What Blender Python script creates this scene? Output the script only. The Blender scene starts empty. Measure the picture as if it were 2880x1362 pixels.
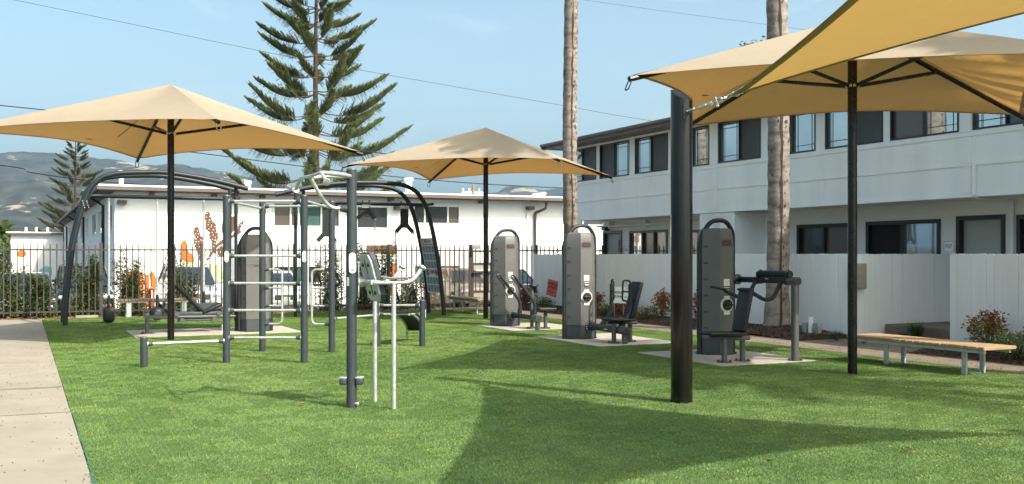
import bpy, bmesh, math, random
from math import sin, cos, pi, radians, atan2, sqrt
from mathutils import Vector, Matrix, noise
random.seed(11)
S = bpy.context.scene
COL = S.collection

# ------------------------------------------------------------------ camera
# photograph: 2880 x 1362, horizon at row 717, site axes: y runs down the courtyard, x across it
FPX, CH, HY, CX = 2900.0, 1.6, 717.0, 1440.0
TH = math.atan(1380 / 2900)
CT, ST = cos(TH), sin(TH)
cam_d = bpy.data.cameras.new('camera')
cam = bpy.data.objects.new('camera', cam_d)
COL.objects.link(cam)
cam.location = (0, 0, CH)
cam.rotation_euler = (pi / 2, 0, -TH)
cam_d.sensor_width = 36
cam_d.lens = 36 * FPX / 2880
cam_d.shift_y = 36 / 2880
cam_d.clip_start = 0.1
cam_d.clip_end = 40000
S.camera = cam

# ------------------------------------------------------------------ light
SUN_EL = radians(44)
SUN_H = Vector((0.438, -0.899, 0)).normalized()
SUN = Vector((SUN_H.x * cos(SUN_EL), SUN_H.y * cos(SUN_EL), sin(SUN_EL)))
W = bpy.data.worlds.new('World')
S.world = W
W.use_nodes = True
wn, wl = W.node_tree.nodes, W.node_tree.links
bgn = wn['Background']
sky = wn.new('ShaderNodeTexSky')
sky.sky_type = 'NISHITA'
sky.sun_disc = False
sky.sun_elevation = SUN_EL
sky.sun_rotation = atan2(SUN_H.x, SUN_H.y)
sky.altitude = 20
sky.air_density = 0.72
sky.dust_density = 4.5
sky.ozone_density = 1.3
# thin cirrus all over the sky
tc = wn.new('ShaderNodeTexCoord')
mp = wn.new('ShaderNodeMapping'); mp.inputs['Scale'].default_value = (2.2, 2.2, 9.0)
nz = wn.new('ShaderNodeTexNoise'); nz.inputs['Scale'].default_value = 2.4; nz.inputs['Detail'].default_value = 9
nz.inputs['Roughness'].default_value = 0.62; nz.inputs['Distortion'].default_value = 0.7
rp = wn.new('ShaderNodeValToRGB')
rp.color_ramp.elements[0].position = 0.55; rp.color_ramp.elements[0].color = (0, 0, 0, 1)
rp.color_ramp.elements[1].position = 0.85; rp.color_ramp.elements[1].color = (.22, .22, .22, 1)
mx = wn.new('ShaderNodeMix'); mx.data_type = 'RGBA'
mx.inputs[7].default_value = (4.5, 5.0, 5.4, 1)
wl.new(tc.outputs['Generated'], mp.inputs['Vector']); wl.new(mp.outputs['Vector'], nz.inputs['Vector'])
wl.new(nz.outputs['Fac'], rp.inputs['Fac']); wl.new(rp.outputs['Color'], mx.inputs[0])
wl.new(sky.outputs['Color'], mx.inputs[6]); tint = wn.new('ShaderNodeMix'); tint.data_type = 'RGBA'; tint.blend_type = 'MULTIPLY'; tint.inputs[0].default_value = 1
tint.inputs[7].default_value = (.89, .92, .745, 1)      # even tint over the whole sky, blue cut most
wl.new(mx.outputs[2], tint.inputs[6]); wl.new(tint.outputs[2], bgn.inputs['Color'])
bgn.inputs['Strength'].default_value = 0.15
sd = bpy.data.lights.new('sun', 'SUN')
sd.energy = 2.9; sd.angle = radians(0.53); sd.color = (1.0, 0.94, 0.85)
sun = bpy.data.objects.new('sun', sd); COL.objects.link(sun)
sun.location = (20, -40, 40)
sun.rotation_euler = (-SUN).to_track_quat('-Z', 'Y').to_euler()
S.view_settings.view_transform = 'Standard'
S.view_settings.look = 'None'
S.view_settings.gamma = 1
S.view_settings.use_curve_mapping = False
S.view_settings.exposure = 1.45
S.render.engine = 'CYCLES'
S.cycles.max_bounces = 8
S.cycles.transparent_max_bounces = 12

# ------------------------------------------------------------------ pixel -> place
def ray(px, py):
    X = (px - CX) / FPX
    return Vector((CT * X + ST, -ST * X + CT, (HY - py) / FPX))
def gp(px, py, z=0.0):
    d = ray(px, py); t = (z - CH) / d.z
    return Vector((d.x * t, d.y * t, z))
def ox(px, py, x):
    d = ray(px, py); t = x / d.x
    return Vector((x, d.y * t, CH + d.z * t))
def oy(px, py, y):
    d = ray(px, py); t = y / d.y
    return Vector((d.x * t, y, CH + d.z * t))
def dep(px, py, Z):
    d = ray(px, py)
    return Vector((d.x * Z, d.y * Z, CH + d.z * Z))
def cs(X, Z, z):
    return Vector((CT * X + ST * Z, -ST * X + CT * Z, z))
V = Vector

# ------------------------------------------------------------------ materials
MATS = {}
def _new(name):
    m = bpy.data.materials.new(name); m.use_nodes = True
    MATS[name] = m
    return m, m.node_tree.nodes, m.node_tree.links
def rgba(c): return (c[0], c[1], c[2], 1)
def noise_col(n, l, col, var, scale, detail=5, col2=None, stretch=None, lo=.3, hi=.7):
    g = n.new('ShaderNodeNewGeometry'); src = g.outputs['Position']
    if stretch:
        mpn = n.new('ShaderNodeMapping'); mpn.inputs['Scale'].default_value = stretch
        l.new(src, mpn.inputs['Vector']); src = mpn.outputs['Vector']
    t = n.new('ShaderNodeTexNoise'); t.inputs['Scale'].default_value = scale
    t.inputs['Detail'].default_value = detail; t.inputs['Roughness'].default_value = .6
    l.new(src, t.inputs['Vector'])
    r = n.new('ShaderNodeValToRGB')
    a = [max(0, c * (1 - var)) for c in col]
    b = list(col2) if col2 else [min(1, c * (1 + var)) for c in col]
    r.color_ramp.elements[0].position = lo; r.color_ramp.elements[0].color = rgba(a)
    r.color_ramp.elements[1].position = hi; r.color_ramp.elements[1].color = rgba(b)
    l.new(t.outputs['Fac'], r.inputs['Fac'])
    return r.outputs['Color'], t.outputs['Fac'], src
def add_bump(n, l, bsdf, scale, strength, dist=.01, src=None):
    t = n.new('ShaderNodeTexNoise'); t.inputs['Scale'].default_value = scale; t.inputs['Detail'].default_value = 4
    if src is None:
        src = n.new('ShaderNodeNewGeometry').outputs['Position']
    l.new(src, t.inputs['Vector'])
    b = n.new('ShaderNodeBump'); b.inputs['Strength'].default_value = strength; b.inputs['Distance'].default_value = dist
    l.new(t.outputs['Fac'], b.inputs['Height']); l.new(b.outputs['Normal'], bsdf.inputs['Normal'])
def mat(name, col, rough=.6, metal=0., var=.12, scale=6., bump=0., bscale=80., spec=.5, coat=0., col2=None,
        stretch=None, bdist=.01, lo=.3, hi=.7, rvar=0.):
    m, n, l = _new(name); p = n['Principled BSDF']
    c, fac, src = noise_col(n, l, col, var, scale, 5, col2, stretch, lo, hi)
    l.new(c, p.inputs['Base Color'])
    p.inputs['Roughness'].default_value = rough; p.inputs['Metallic'].default_value = metal
    p.inputs['Specular IOR Level'].default_value = spec
    p.inputs['Coat Weight'].default_value = coat
    if rvar:
        mr = n.new('ShaderNodeMapRange'); mr.inputs[1].default_value = .3; mr.inputs[2].default_value = .7
        mr.inputs[3].default_value = rough - rvar; mr.inputs[4].default_value = rough + rvar
        l.new(fac, mr.inputs[0]); l.new(mr.outputs[0], p.inputs['Roughness'])
    if bump: add_bump(n, l, p, bscale, bump, bdist)
    return m
def mat_thin(name, col, tcol, mix=.4, rough=.8, var=.1, scale=5., bump=0., bscale=300., col2=None, attr=None):
    """thin sheet: diffuse both sides plus light passing through"""
    m, n, l = _new(name); p = n['Principled BSDF']; out = n['Material Output']
    c, fac, src = noise_col(n, l, col, var, scale, 5, col2)
    if attr:
        at = n.new('ShaderNodeAttribute'); at.attribute_name = attr
        hs = n.new('ShaderNodeMix'); hs.data_type = 'RGBA'; hs.blend_type = 'MULTIPLY'; hs.inputs[0].default_value = 1
        l.new(c, hs.inputs[6]); l.new(at.outputs['Color'], hs.inputs[7]); c = hs.outputs[2]
    l.new(c, p.inputs['Base Color']); p.inputs['Roughness'].default_value = rough
    p.inputs['Specular IOR Level'].default_value = .25
    tr = n.new('ShaderNodeBsdfTranslucent'); tr.inputs['Color'].default_value = rgba(tcol)
    mxs = n.new('ShaderNodeMixShader'); mxs.inputs[0].default_value = mix
    l.new(p.outputs[0], mxs.inputs[1]); l.new(tr.outputs[0], mxs.inputs[2]); l.new(mxs.outputs[0], out.inputs['Surface'])
    if bump: add_bump(n, l, p, bscale, bump, .004)
    return m

M = MATS
mat('post_slate', (.032, .041, .048), .45, .0, .10, 9, .06, 400, .4)
mat('dark_metal', (.018, .023, .027), .45, .0, .12, 8, .05, 300, .35)
mat('arch_metal', (.017, .022, .026), .45, .0, .12, 8, .05, 300, .35)
mat('galvanised', (.50, .51, .50), .42, .55, .16, 26, .05, 200, rvar=.1)
mat('galv_post', (.46, .50, .50), .45, .45, .14, 16, .05, 200, rvar=.1)
mat('gloss_black', (.007, .005, .0045), .28, .0, .3, 5, 0, spec=.35, rvar=.08)
mat('plastic_grey', (.118, .116, .112), .5, .0, .07, 3, .12, 900, .45, bdist=.002)
mat('plastic_base', (.040, .048, .054), .5, .0, .1, 6, .1, 600, bdist=.002)
mat('plastic_black', (.009, .0095, .010), .5, 0, .2, 9, .1, 300, bdist=.003)
mat('pad_black', (.009, .010, .013), .55, 0, .2, 12, .25, 500, bdist=.003)
mat('tube_grey', (.080, .082, .081), .42, .1, .08, 7, .04, 300)
mat('white_plastic', (.72, .72, .70), .45, 0, .04, 9)
mat('print_grey', (.22, .23, .24), .5, 0, .1, 30)
mat('print_dark', (.03, .03, .035), .5, 0, .1, 30)
mat('logo_red', (.42, .022, .015), .45, 0, .03, 30)
mat('emboss', (.085, .084, .081), .5, 0, .05, 9)
mat('wall_white', (.82, .815, .795), .85, 0, .045, .9, .18, 120, .3, bdist=.006)
mat('trim_white', (.84, .845, .835), .6, 0, .055, 1.6, .05, 90, stretch=(1, 1, .18))
mat('fence_white', (.82, .83, .82), .62, 0, .06, 2.2, .22, 40, .35, stretch=(1, 1, .12), bdist=.006)
mat('lower_wall', (.80, .79, .75), .85, 0, .04, 1.2, .15, 140, .3, bdist=.005)
mat('eave_brown', (.105, .088, .078), .55, 0, .12, 4, .08, 60)
mat('fascia_white', (.74, .73, .71), .6, 0, .04, 2)
mat('roof_grey', (.20, .19, .18), .85, 0, .15, 1.5, .2, 60)
mat('frame_black', (.018, .017, .017), .42, 0, .15, 5)
mat('frame_brown', (.055, .046, .041), .5, 0, .12, 5)
mat('vinyl_white', (.74, .74, .73), .4, 0, .03, 5)
mat('door_sage', (.36, .385, .345), .6, 0, .04, 2)
mat('iron_brown', (.052, .041, .034), .5, .0, .16, 7, .06, 200)
mat('iron_dark', (.040, .033, .029), .5, .0, .16, 7, .06, 200)
mat('concrete', (.255, .228, .185), .9, 0, .13, 1.4, .35, 150, .25, bdist=.006)
mat('concrete_path_right', (.185, .150, .118), .9, 0, .2, 1.8, .35, 120, .25, bdist=.006)
mat('pad_concrete', (.36, .325, .28), .9, 0, .10, 2.2, .3, 160, .25, bdist=.005)
mat('joint_grit', (.24, .215, .175), .95, 0, .35, 90, .9, 160, .2, bdist=.02)
mat('soil', (.040, .028, .020), .95, 0, .4, 5, .6, 40, .2, bdist=.03)
mat('chip_a', (.062, .036, .024), .9, 0, .5, 14)
mat('chip_b', (.12, .07, .045), .9, 0, .4, 14)
mat('asphalt', (.060, .060, .058), .9, 0, .25, 2, .4, 120, .3)
mat('earth', (.13, .12, .085), .95, 0, .3, .02, .2, 2)
mat('leaf_litter', (.17, .085, .040), .8, 0, .5, 30)
mat('litter_dark', (.06, .04, .028), .85, 0, .5, 30)
mat('green_paint', (.03, .10, .05), .85, 0, .2, 20, .3, 120)
mat('turf_backing', (.07, .13, .04), .95, 0, .25, 3)
mat('wood_warm', (.34, .225, .13), .6, 0, .28, 5, .25, 60, .35, stretch=(1.2, 9, 9), bdist=.004)
mat('wood_dull', (.20, .125, .075), .65, 0, .25, 5, .2, 60, stretch=(9, 1.2, 9), bdist=.004)
mat('chrome', (.72, .72, .70), .22, 1, .08, 20)
mat('mural_brown', (.125, .058, .034), .85, 0, .06, 4)
mat('mural_orange', (.46, .12, .018), .8, 0, .08, 5)
mat('mural_green', (.38, .45, .24), .85, 0, .05, 3)
mat('mural_white', (.78, .77, .75), .85, 0, .02, 3)
mat('mural_blue', (.28, .46, .52), .85, 0, .05, 3)
mat('paint_red', (.55, .06, .03), .5, 0, .1, 9)
mat('paint_yellow', (.72, .45, .04), .5, 0, .1, 9)
mat('sign_red', (.60, .11, .10), .55, 0, .04, 4)
mat('sign_white', (.88, .89, .88), .5, 0, .02, 4)
mat('sign_blue', (.03, .34, .50), .5, 0, .03, 4)
mat('ink', (.012, .012, .013), .6, 0, .1, 9)
mat('maroon', (.22, .03, .04), .6, 0, .05, 9)
mat('flag_blue', (.03, .04, .16), .8, 0, .1, 9)
mat('pipe_grey', (.26, .27, .265), .55, 0, .08, 8)
mat('box_tan', (.33, .285, .235), .6, 0, .12, 4)
mat('tyre', (.016, .016, .016), .8, 0, .2, 20, .3, 120)
mat('rim', (.45, .45, .46), .3, .9, .1, 10)
mat('lens', (.62, .66, .70), .1, .4, .3, 40, spec=.8)
mat('amber', (.75, .20, .03), .25, 0, .1, 9)
mat('ceramic', (.70, .66, .58), .7, 0, .05, 9)
mat('curtain', (.50, .49, .46), .85, 0, .1, 4, stretch=(9, 9, .4))
mat('brick_red', (.22, .10, .065), .85, 0, .15, 9)
for nm, c in (('car_black', (.010, .012, .016)), ('car_silver', (.40, .43, .45)), ('car_white', (.66, .67, .67)),
              ('car_navy', (.016, .028, .055)), ('car_beige', (.34, .29, .235)), ('car_slate', (.13, .155, .175))):
    mat(nm, c, .28, .25, .05, 3, spec=.6, coat=1.0)

# glass: dark panes with a reflective coating, sky and yard show as reflections
def glass(name, base, tint, metal=.55, rough=.03, wav=.012):
    m, n, l = _new(name); p = n['Principled BSDF']
    c, fac, src = noise_col(n, l, tint, .12, .6, 2)
    l.new(c, p.inputs['Base Color'])
    p.inputs['Metallic'].default_value = metal; p.inputs['Roughness'].default_value = rough
    p.inputs['Specular IOR Level'].default_value = .8
    t = n.new('ShaderNodeTexNoise'); t.inputs['Scale'].default_value = .9; t.inputs['Detail'].default_value = 1
    l.new(src, t.inputs['Vector'])
    b = n.new('ShaderNodeBump'); b.inputs['Strength'].default_value = wav * 10; b.inputs['Distance'].default_value = .02
    l.new(t.outputs['Fac'], b.inputs['Height']); l.new(b.outputs['Normal'], p.inputs['Normal'])
    return m
glass('glass_sky', None, (.52, .58, .60), .8)
glass('glass_dark', None, (.045, .05, .052), .25)
glass('glass_teal', None, (.075, .15, .13), .35, .08)
glass('glass_brown', None, (.085, .070, .058), .1, .25)
glass('glass_car', None, (.022, .032, .045), .15)
mat('screen_mesh', (.075, .080, .084), .6, 0, .2, 2, .5, 500, .4, bdist=.01)
mat('interior_dark', (.012, .011, .011), .9, 0, .3, 2)

# shade fabric: knitted cloth that lets warm light through
mat_thin('shade_cloth', (.43, .36, .28), (.38, .195, .052), .40, .85, .045, 3, .10, 700)
mat_thin('sail_cloth', (.41, .30, .165), (.45, .27, .08), .45, .85, .05, 4, .15, 600)
mat_thin('hem_cloth', (.46, .36, .20), (.55, .37, .12), .36, .85, .10, 60, .3, 500)
# foliage
mat_thin('leaf_dark', (.045, .070, .020), (.08, .13, .03), .25, .55, .45, 9)
mat_thin('leaf_mid', (.085, .120, .034), (.13, .19, .04), .3, .55, .45, 9)
mat_thin('leaf_light', (.17, .20, .065), (.2, .26, .06), .3, .5, .4, 9)
mat_thin('leaf_red', (.20, .050, .026), (.34, .07, .03), .3, .55, .5, 12)
mat_thin('leaf_orange', (.24, .105, .035), (.36, .14, .04), .3, .55, .5, 12)
mat_thin('leaf_blue', (.125, .165, .135), (.15, .2, .15), .2, .6, .3, 14)
mat_thin('pine_needle', (.040, .050, .019), (.10, .125, .035), .22, .6, .42, 2.2)
mat_thin('pine_needle_light', (.080, .088, .036), (.14, .16, .06), .22, .6, .35, 2.2)
mat_thin('pine_tip', (.11, .15, .036), (.15, .21, .04), .25, .6, .35, 4)
mat('pine_bark', (.055, .038, .028), .9, 0, .35, 6, .6, 20, .2, bdist=.03)
mat('twig', (.085, .060, .042), .9, 0, .3, 20)

# palm trunk: faint ring scars and vertical weathering in grey bark
def palm_mat():
    m, n, l = _new('palm_bark'); p = n['Principled BSDF']
    tcn = n.new('ShaderNodeTexCoord')
    c, fac, src = noise_col(n, l, (.135, .108, .092), .0, 2.6, 9, (.30, .262, .232), (1.3, 1.3, 3.2), .32, .68)
    wv = n.new('ShaderNodeTexWave'); wv.wave_type = 'BANDS'; wv.bands_direction = 'Z'
    wv.inputs['Scale'].default_value = .85; wv.inputs['Distortion'].default_value = 7.5; wv.inputs['Detail'].default_value = 5
    wv.inputs['Detail Scale'].default_value = .55; wv.inputs['Detail Roughness'].default_value = .65
    l.new(tcn.outputs['Object'], wv.inputs['Vector'])
    r = n.new('ShaderNodeValToRGB')
    r.color_ramp.elements[0].position = .0; r.color_ramp.elements[0].color = (.62, .59, .57, 1)
    r.color_ramp.elements[1].position = .16; r.color_ramp.elements[1].color = (1, 1, 1, 1)
    l.new(wv.outputs['Fac'], r.inputs['Fac'])
    mu = n.new('ShaderNodeMix'); mu.data_type = 'RGBA'; mu.blend_type = 'MULTIPLY'; mu.inputs[0].default_value = .75
    l.new(c, mu.inputs[6]); l.new(r.outputs['Color'], mu.inputs[7])
    l.new(mu.outputs[2], p.inputs['Base Color']); p.inputs['Roughness'].default_value = .9
    b = n.new('ShaderNodeBump'); b.inputs['Strength'].default_value = .45; b.inputs['Distance'].default_value = .02
    t2 = n.new('ShaderNodeTexNoise'); t2.inputs['Scale'].default_value = 16; t2.inputs['Detail'].default_value = 6; l.new(src, t2.inputs['Vector'])
    l.new(t2.outputs['Fac'], b.inputs['Height']); l.new(b.outputs['Normal'], p.inputs['Normal'])
palm_mat()
mat('bark_dark', (.045, .033, .026), .95, 0, .4, 10, .6, 40)

# turf blades: every blade has its own tone; broad colour noise paints the light and dark bands of a leaning pile
def turf_mat():
    m, n, l = _new('turf_blade'); p = n['Principled BSDF']; out = n['Material Output']
    c, fac, src = noise_col(n, l, (.098, .188, .040), .0, .55, 7, (.195, .290, .082), (1.0, .45, 1), .33, .67)
    c2, f2, s2 = noise_col(n, l, (.84, .84, .84), .0, 5.0, 4, (1.12, 1.12, 1.12), None, .3, .7)
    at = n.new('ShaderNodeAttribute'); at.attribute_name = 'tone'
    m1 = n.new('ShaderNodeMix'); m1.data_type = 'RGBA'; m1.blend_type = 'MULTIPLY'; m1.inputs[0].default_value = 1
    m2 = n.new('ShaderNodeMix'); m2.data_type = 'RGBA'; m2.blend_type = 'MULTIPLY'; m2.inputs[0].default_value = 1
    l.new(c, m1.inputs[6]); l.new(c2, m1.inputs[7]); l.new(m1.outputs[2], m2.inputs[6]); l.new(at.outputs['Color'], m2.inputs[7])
    l.new(m2.outputs[2], p.inputs['Base Color']); p.inputs['Roughness'].default_value = .5
    p.inputs['Specular IOR Level'].default_value = .35
    tr = n.new('ShaderNodeBsdfTranslucent'); l.new(m2.outputs[2], tr.inputs['Color'])
    mxs = n.new('ShaderNodeMixShader'); mxs.inputs[0].default_value = .22
    l.new(p.outputs[0], mxs.inputs[1]); l.new(tr.outputs[0], mxs.inputs[2]); l.new(mxs.outputs[0], out.inputs['Surface'])
turf_mat()

# mountain chaparral with pale rock outcrops
def mountain_mat():
    m, n, l = _new('mountain'); p = n['Principled BSDF']
    c, fac, src = noise_col(n, l, (.016, .020, .018), .3, .011, 12, (.072, .072, .056))
    t = n.new('ShaderNodeTexNoise'); t.inputs['Scale'].default_value = .0032; t.inputs['Detail'].default_value = 10
    t.inputs['Roughness'].default_value = .68
    mpn = n.new('ShaderNodeMapping'); mpn.inputs['Scale'].default_value = (1, 1, 2.2)
    l.new(src, mpn.inputs['Vector']); l.new(mpn.outputs['Vector'], t.inputs['Vector'])
    r = n.new('ShaderNodeValToRGB')
    r.color_ramp.elements[0].position = .568; r.color_ramp.elements[1].position = .592
    l.new(t.outputs['Fac'], r.inputs['Fac'])
    mi = n.new('ShaderNodeMix'); mi.data_type = 'RGBA'; mi.inputs[7].default_value = (.34, .27, .20, 1)
    l.new(r.outputs['Color'], mi.inputs[0]); l.new(c, mi.inputs[6]); l.new(mi.outputs[2], p.inputs['Base Color'])
    p.inputs['Roughness'].default_value = .95; p.inputs['Specular IOR Level'].default_value = .1
mountain_mat()

# ------------------------------------------------------------------ mesh building
class MB:
    def __init__(s): s.v = []; s.f = []
    def add(s, vs, fs):
        o = len(s.v); s.v += [tuple(q) for q in vs]; s.f += [tuple(i + o for i in q) for q in fs]; return s
    def box(s, lo, hi):
        x0, y0, z0 = lo; x1, y1, z1 = hi
        return s.add([(x0, y0, z0), (x1, y0, z0), (x1, y1, z0), (x0, y1, z0), (x0, y0, z1), (x1, y0, z1), (x1, y1, z1), (x0, y1, z1)],
                     [(0, 3, 2, 1), (4, 5, 6, 7), (0, 1, 5, 4), (1, 2, 6, 5), (2, 3, 7, 6), (3, 0, 4, 7)])
    def rbox(s, c, size, bev=.01, mtx=None, seg=2):
        bm = bmesh.new(); bmesh.ops.create_cube(bm, size=1)
        for v in bm.verts: v.co = V((v.co.x * size[0], v.co.y * size[1], v.co.z * size[2]))
        bmesh.ops.bevel(bm, geom=bm.edges[:], offset=bev, segments=seg, affect='EDGES', profile=.5)
        vs = [v.co.copy() for v in bm.verts]; bm.verts.index_update()
        fs = [[v.index for v in f.verts] for f in bm.faces]; bm.free()
        if mtx is not None: vs = [mtx @ q for q in vs]
        return s.add([q + V(c) for q in vs], fs)
    def ring(s, pts_rings, closed_ends=True, cyc=True):
        n = len(pts_rings[0]); vs = [p for r in pts_rings for p in r]; fs = []
        for i in range(len(pts_rings) - 1):
            for j in range(n if cyc else n - 1):
                k = (j + 1) % n
                fs.append((i * n + j, i * n + k, (i + 1) * n + k, (i + 1) * n + j))
        if closed_ends:
            fs.append(tuple(range(n - 1, -1, -1))); b = (len(pts_rings) - 1) * n
            fs.append(tuple(b + j for j in range(n)))
        return s.add(vs, fs)
    def tube(s, path, r, n=10, caps=True):
        path = [V(p) for p in path]; m = len(path)
        rs = r if isinstance(r, (list, tuple)) else [r] * m
        tang = []
        for i in range(m):
            a = path[max(0, i - 1)]; b = path[min(m - 1, i + 1)]
            d = (b - a); tang.append(d.normalized() if d.length > 1e-9 else V((0, 0, 1)))
        up = V((0, 0, 1)) if abs(tang[0].z) < .9 else V((0, 1, 0))
        u = tang[0].cross(up).normalized(); rings = []
        for i in range(m):
            t = tang[i]; u = (u - t * u.dot(t))
            u = u.normalized() if u.length > 1e-6 else t.orthogonal().normalized()
            w = t.cross(u)
            k = 1.0
            if 0 < i < m - 1:
                d1 = (path[i] - path[i - 1]).normalized(); k = 1 / max(.6, d1.dot(t))
            rings.append([path[i] + (u * cos(2 * pi * j / n) + w * sin(2 * pi * j / n)) * rs[i] * (k if k < 1.3 else 1.3) for j in range(n)])
        return s.ring(rings, caps)
    def lathe(s, prof, c=(0, 0, 0), n=16, axis='z', mtx=None):
        rings = []
        for r, z in prof:
            ring = [V((r * cos(2 * pi * j / n), r * sin(2 * pi * j / n), z)) for j in range(n)]
            if mtx is not None: ring = [mtx @ q for q in ring]
            rings.append([q + V(c) for q in ring])
        return s.ring(rings)
    def prism(s, poly, z0, z1):
        n = len(poly)
        return s.ring([[V((p[0], p[1], z0)) for p in poly], [V((p[0], p[1], z1)) for p in poly]])
    def quad(s, a, b, c, d): return s.add([a, b, c, d], [(0, 1, 2, 3)])
    def slab(s, poly3, nrm):
        """flat outline with a thickness vector"""
        nv = V(nrm)
        return s.ring([[V(p) for p in poly3], [V(p) + nv for p in poly3]])
    def ball(s, c, r, n=10, m=6, sc=(1, 1, 1)):
        rings = []
        for i in range(1, m):
            a = pi * i / m - pi / 2
            rings.append([V(c) + V((cos(a) * cos(2 * pi * j / n) * r * sc[0], cos(a) * sin(2 * pi * j / n) * r * sc[1], sin(a) * r * sc[2])) for j in range(n)])
        return s.ring(rings)
    def mesh(s, name, off=None, smooth=True, ang=.6):
        me = bpy.data.meshes.new(name)
        vs = s.v if off is None else [(v[0] - off[0], v[1] - off[1], v[2] - off[2]) for v in s.v]
        me.from_pydata(vs, [], s.f); me.update()
        if smooth:
            me.shade_smooth(); me.set_sharp_from_angle(angle=ang)
        return me
def bend(pts, r=.08, n=5):
    """round the corners of a polyline"""
    pts = [V(p) for p in pts]; out = [pts[0]]
    for i in range(1, len(pts) - 1):
        a, b, c = pts[i - 1], pts[i], pts[i + 1]
        d1 = (a - b); d2 = (c - b); q = min(r, d1.length * .45, d2.length * .45)
        p0 = b + d1.normalized() * q; p2 = b + d2.normalized() * q
        for k in range(n + 1):
            t = k / n
            out.append(p0 * (1 - t) ** 2 + b * 2 * t * (1 - t) + p2 * t * t)
    out.append(pts[-1]); return out
def spline(pts, n=8):
    pts = [V(p) for p in pts]; P = [pts[0] * 2 - pts[1]] + pts + [pts[-1] * 2 - pts[-2]]; out = []
    for i in range(1, len(P) - 2):
        for k in range(n):
            t = k / n
            out.append(.5 * ((2 * P[i]) + (P[i + 1] - P[i - 1]) * t + (2 * P[i - 1] - 5 * P[i] + 4 * P[i + 1] - P[i + 2]) * t * t + (3 * P[i] - P[i - 1] - 3 * P[i + 1] + P[i + 2]) * t ** 3))
    out.append(pts[-1]); return out

OFF = {}
def link(o): COL.objects.link(o); return o
def setp(o, label, cat, group=None, kind=None):
    if label: o['label'] = label
    if cat: o['category'] = cat
    if group: o['group'] = group
    if kind: o['kind'] = kind
    return o
def thing(name, label, cat, loc=(0, 0, 0), rz=0, group=None):
    o = link(bpy.data.objects.new(name, None)); o.empty_display_size = .2
    o.location = loc; o.rotation_euler = (0, 0, rz); OFF[o.name] = V((0, 0, 0)) if rz else V(loc)
    return setp(o, label, cat, group)
def part(par, name, mb, m, label=None, smooth=True, local=False, ang=.6, kind=None):
    off = V((0, 0, 0)) if local else OFF[par.name]
    me = mb.mesh(name, off, smooth, ang) if isinstance(mb, MB) else mb
    o = link(bpy.data.objects.new(name, me)); o.parent = par; OFF[o.name] = off
    if len(me.materials) == 0: me.materials.append(M[m])
    if label: o['label'] = label
    if kind: o['kind'] = kind
    return o
def piece(par, name, me, loc, rz=0, rot=None):
    """shared mesh placed in world coordinates under an unrotated parent"""
    o = link(bpy.data.objects.new(name, me)); o.parent = par; OFF[o.name] = OFF[par.name]
    o.location = V(loc) - OFF[par.name]
    o.rotation_euler = rot if rot else (0, 0, rz)
    return o
def single(name, mb, m, label, cat, group=None, kind=None, smooth=True):
    xs = [v[0] for v in mb.v]; ys = [v[1] for v in mb.v]; zs = [v[2] for v in mb.v]
    loc = V(((min(xs) + max(xs)) / 2, (min(ys) + max(ys)) / 2, min(zs)))
    o = link(bpy.data.objects.new(name, mb.mesh(name, loc, smooth))); o.location = loc; OFF[o.name] = loc
    o.data.materials.append(M[m]); return setp(o, label, cat, group, kind)
def struct(name, mb, m, smooth=False):
    return single(name, mb, m, None, None, None, 'structure', smooth)
def copy_tree(o, par=None):
    c = o.copy(); link(c); c.parent = par
    for ch in list(o.children): copy_tree(ch, c)
    return c

_tx = {}
def text_geo(s, size=1.0, bold=0.0, sx=1.0):
    """flat letters: outline meshes from the built-in font, centred on the origin in x"""
    key = (s, bold)
    if key not in _tx:
        cu = bpy.data.curves.new('letters', 'FONT'); cu.body = s; cu.size = 1; cu.offset = bold; cu.align_x = 'CENTER'; cu.align_y = 'CENTER'
        cu.resolution_u = 3
        ob = link(bpy.data.objects.new('letters', cu))
        dg = bpy.context.evaluated_depsgraph_get(); me = bpy.data.meshes.new_from_object(ob.evaluated_get(dg))
        _tx[key] = ([v.co.copy() for v in me.vertices], [tuple(p.vertices) for p in me.polygons])
        bpy.data.objects.remove(ob); bpy.data.curves.remove(cu); bpy.data.meshes.remove(me)
    vs, fs = _tx[key]
    return [(v.x * size * sx, v.y * size) for v in vs], fs
def put_text(mb, s, c, ux, uy, size, bold=0., sx=1.):
    vs, fs = text_geo(s, size, bold, sx)
    c = V(c); ux = V(ux); uy = V(uy)
    return mb.add([c + ux * a + uy * b for a, b in vs], fs)
# ================================================================== THE GROUND
LX0, LX1, LY0, LY1 = 0.46, 12.05, -2.0, 28.0
mb = MB(); mb.quad((-12000, -12000, -.62), (12000, -12000, -.62), (12000, 12000, -.62), (-12000, 12000, -.62)); struct('ground', mb, 'earth')
mb = MB(); mb.quad((-40, 29.35, -.5), (45, 29.35, -.5), (45, 43.2, -.5), (-40, 43.2, -.5)); struct('parking_lot', mb, 'asphalt')
mb = MB(); mb.quad((-40, 43.2, -.495), (3.3, 43.2, -.495), (3.3, 130, -.495), (-40, 130, -.495)); struct('side_lane', mb, 'asphalt')
mb = MB(); mb.box((-30, -30, -.61), (24, 29.3, -.03)); struct('courtyard_ground', mb, 'soil')
mb = MB(); mb.quad((LX0, LY0, .002), (LX1, LY0, .002), (LX1, LY1, .002), (LX0, LY1, .002)); lawn = struct('lawn', mb, 'turf_backing')

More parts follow.
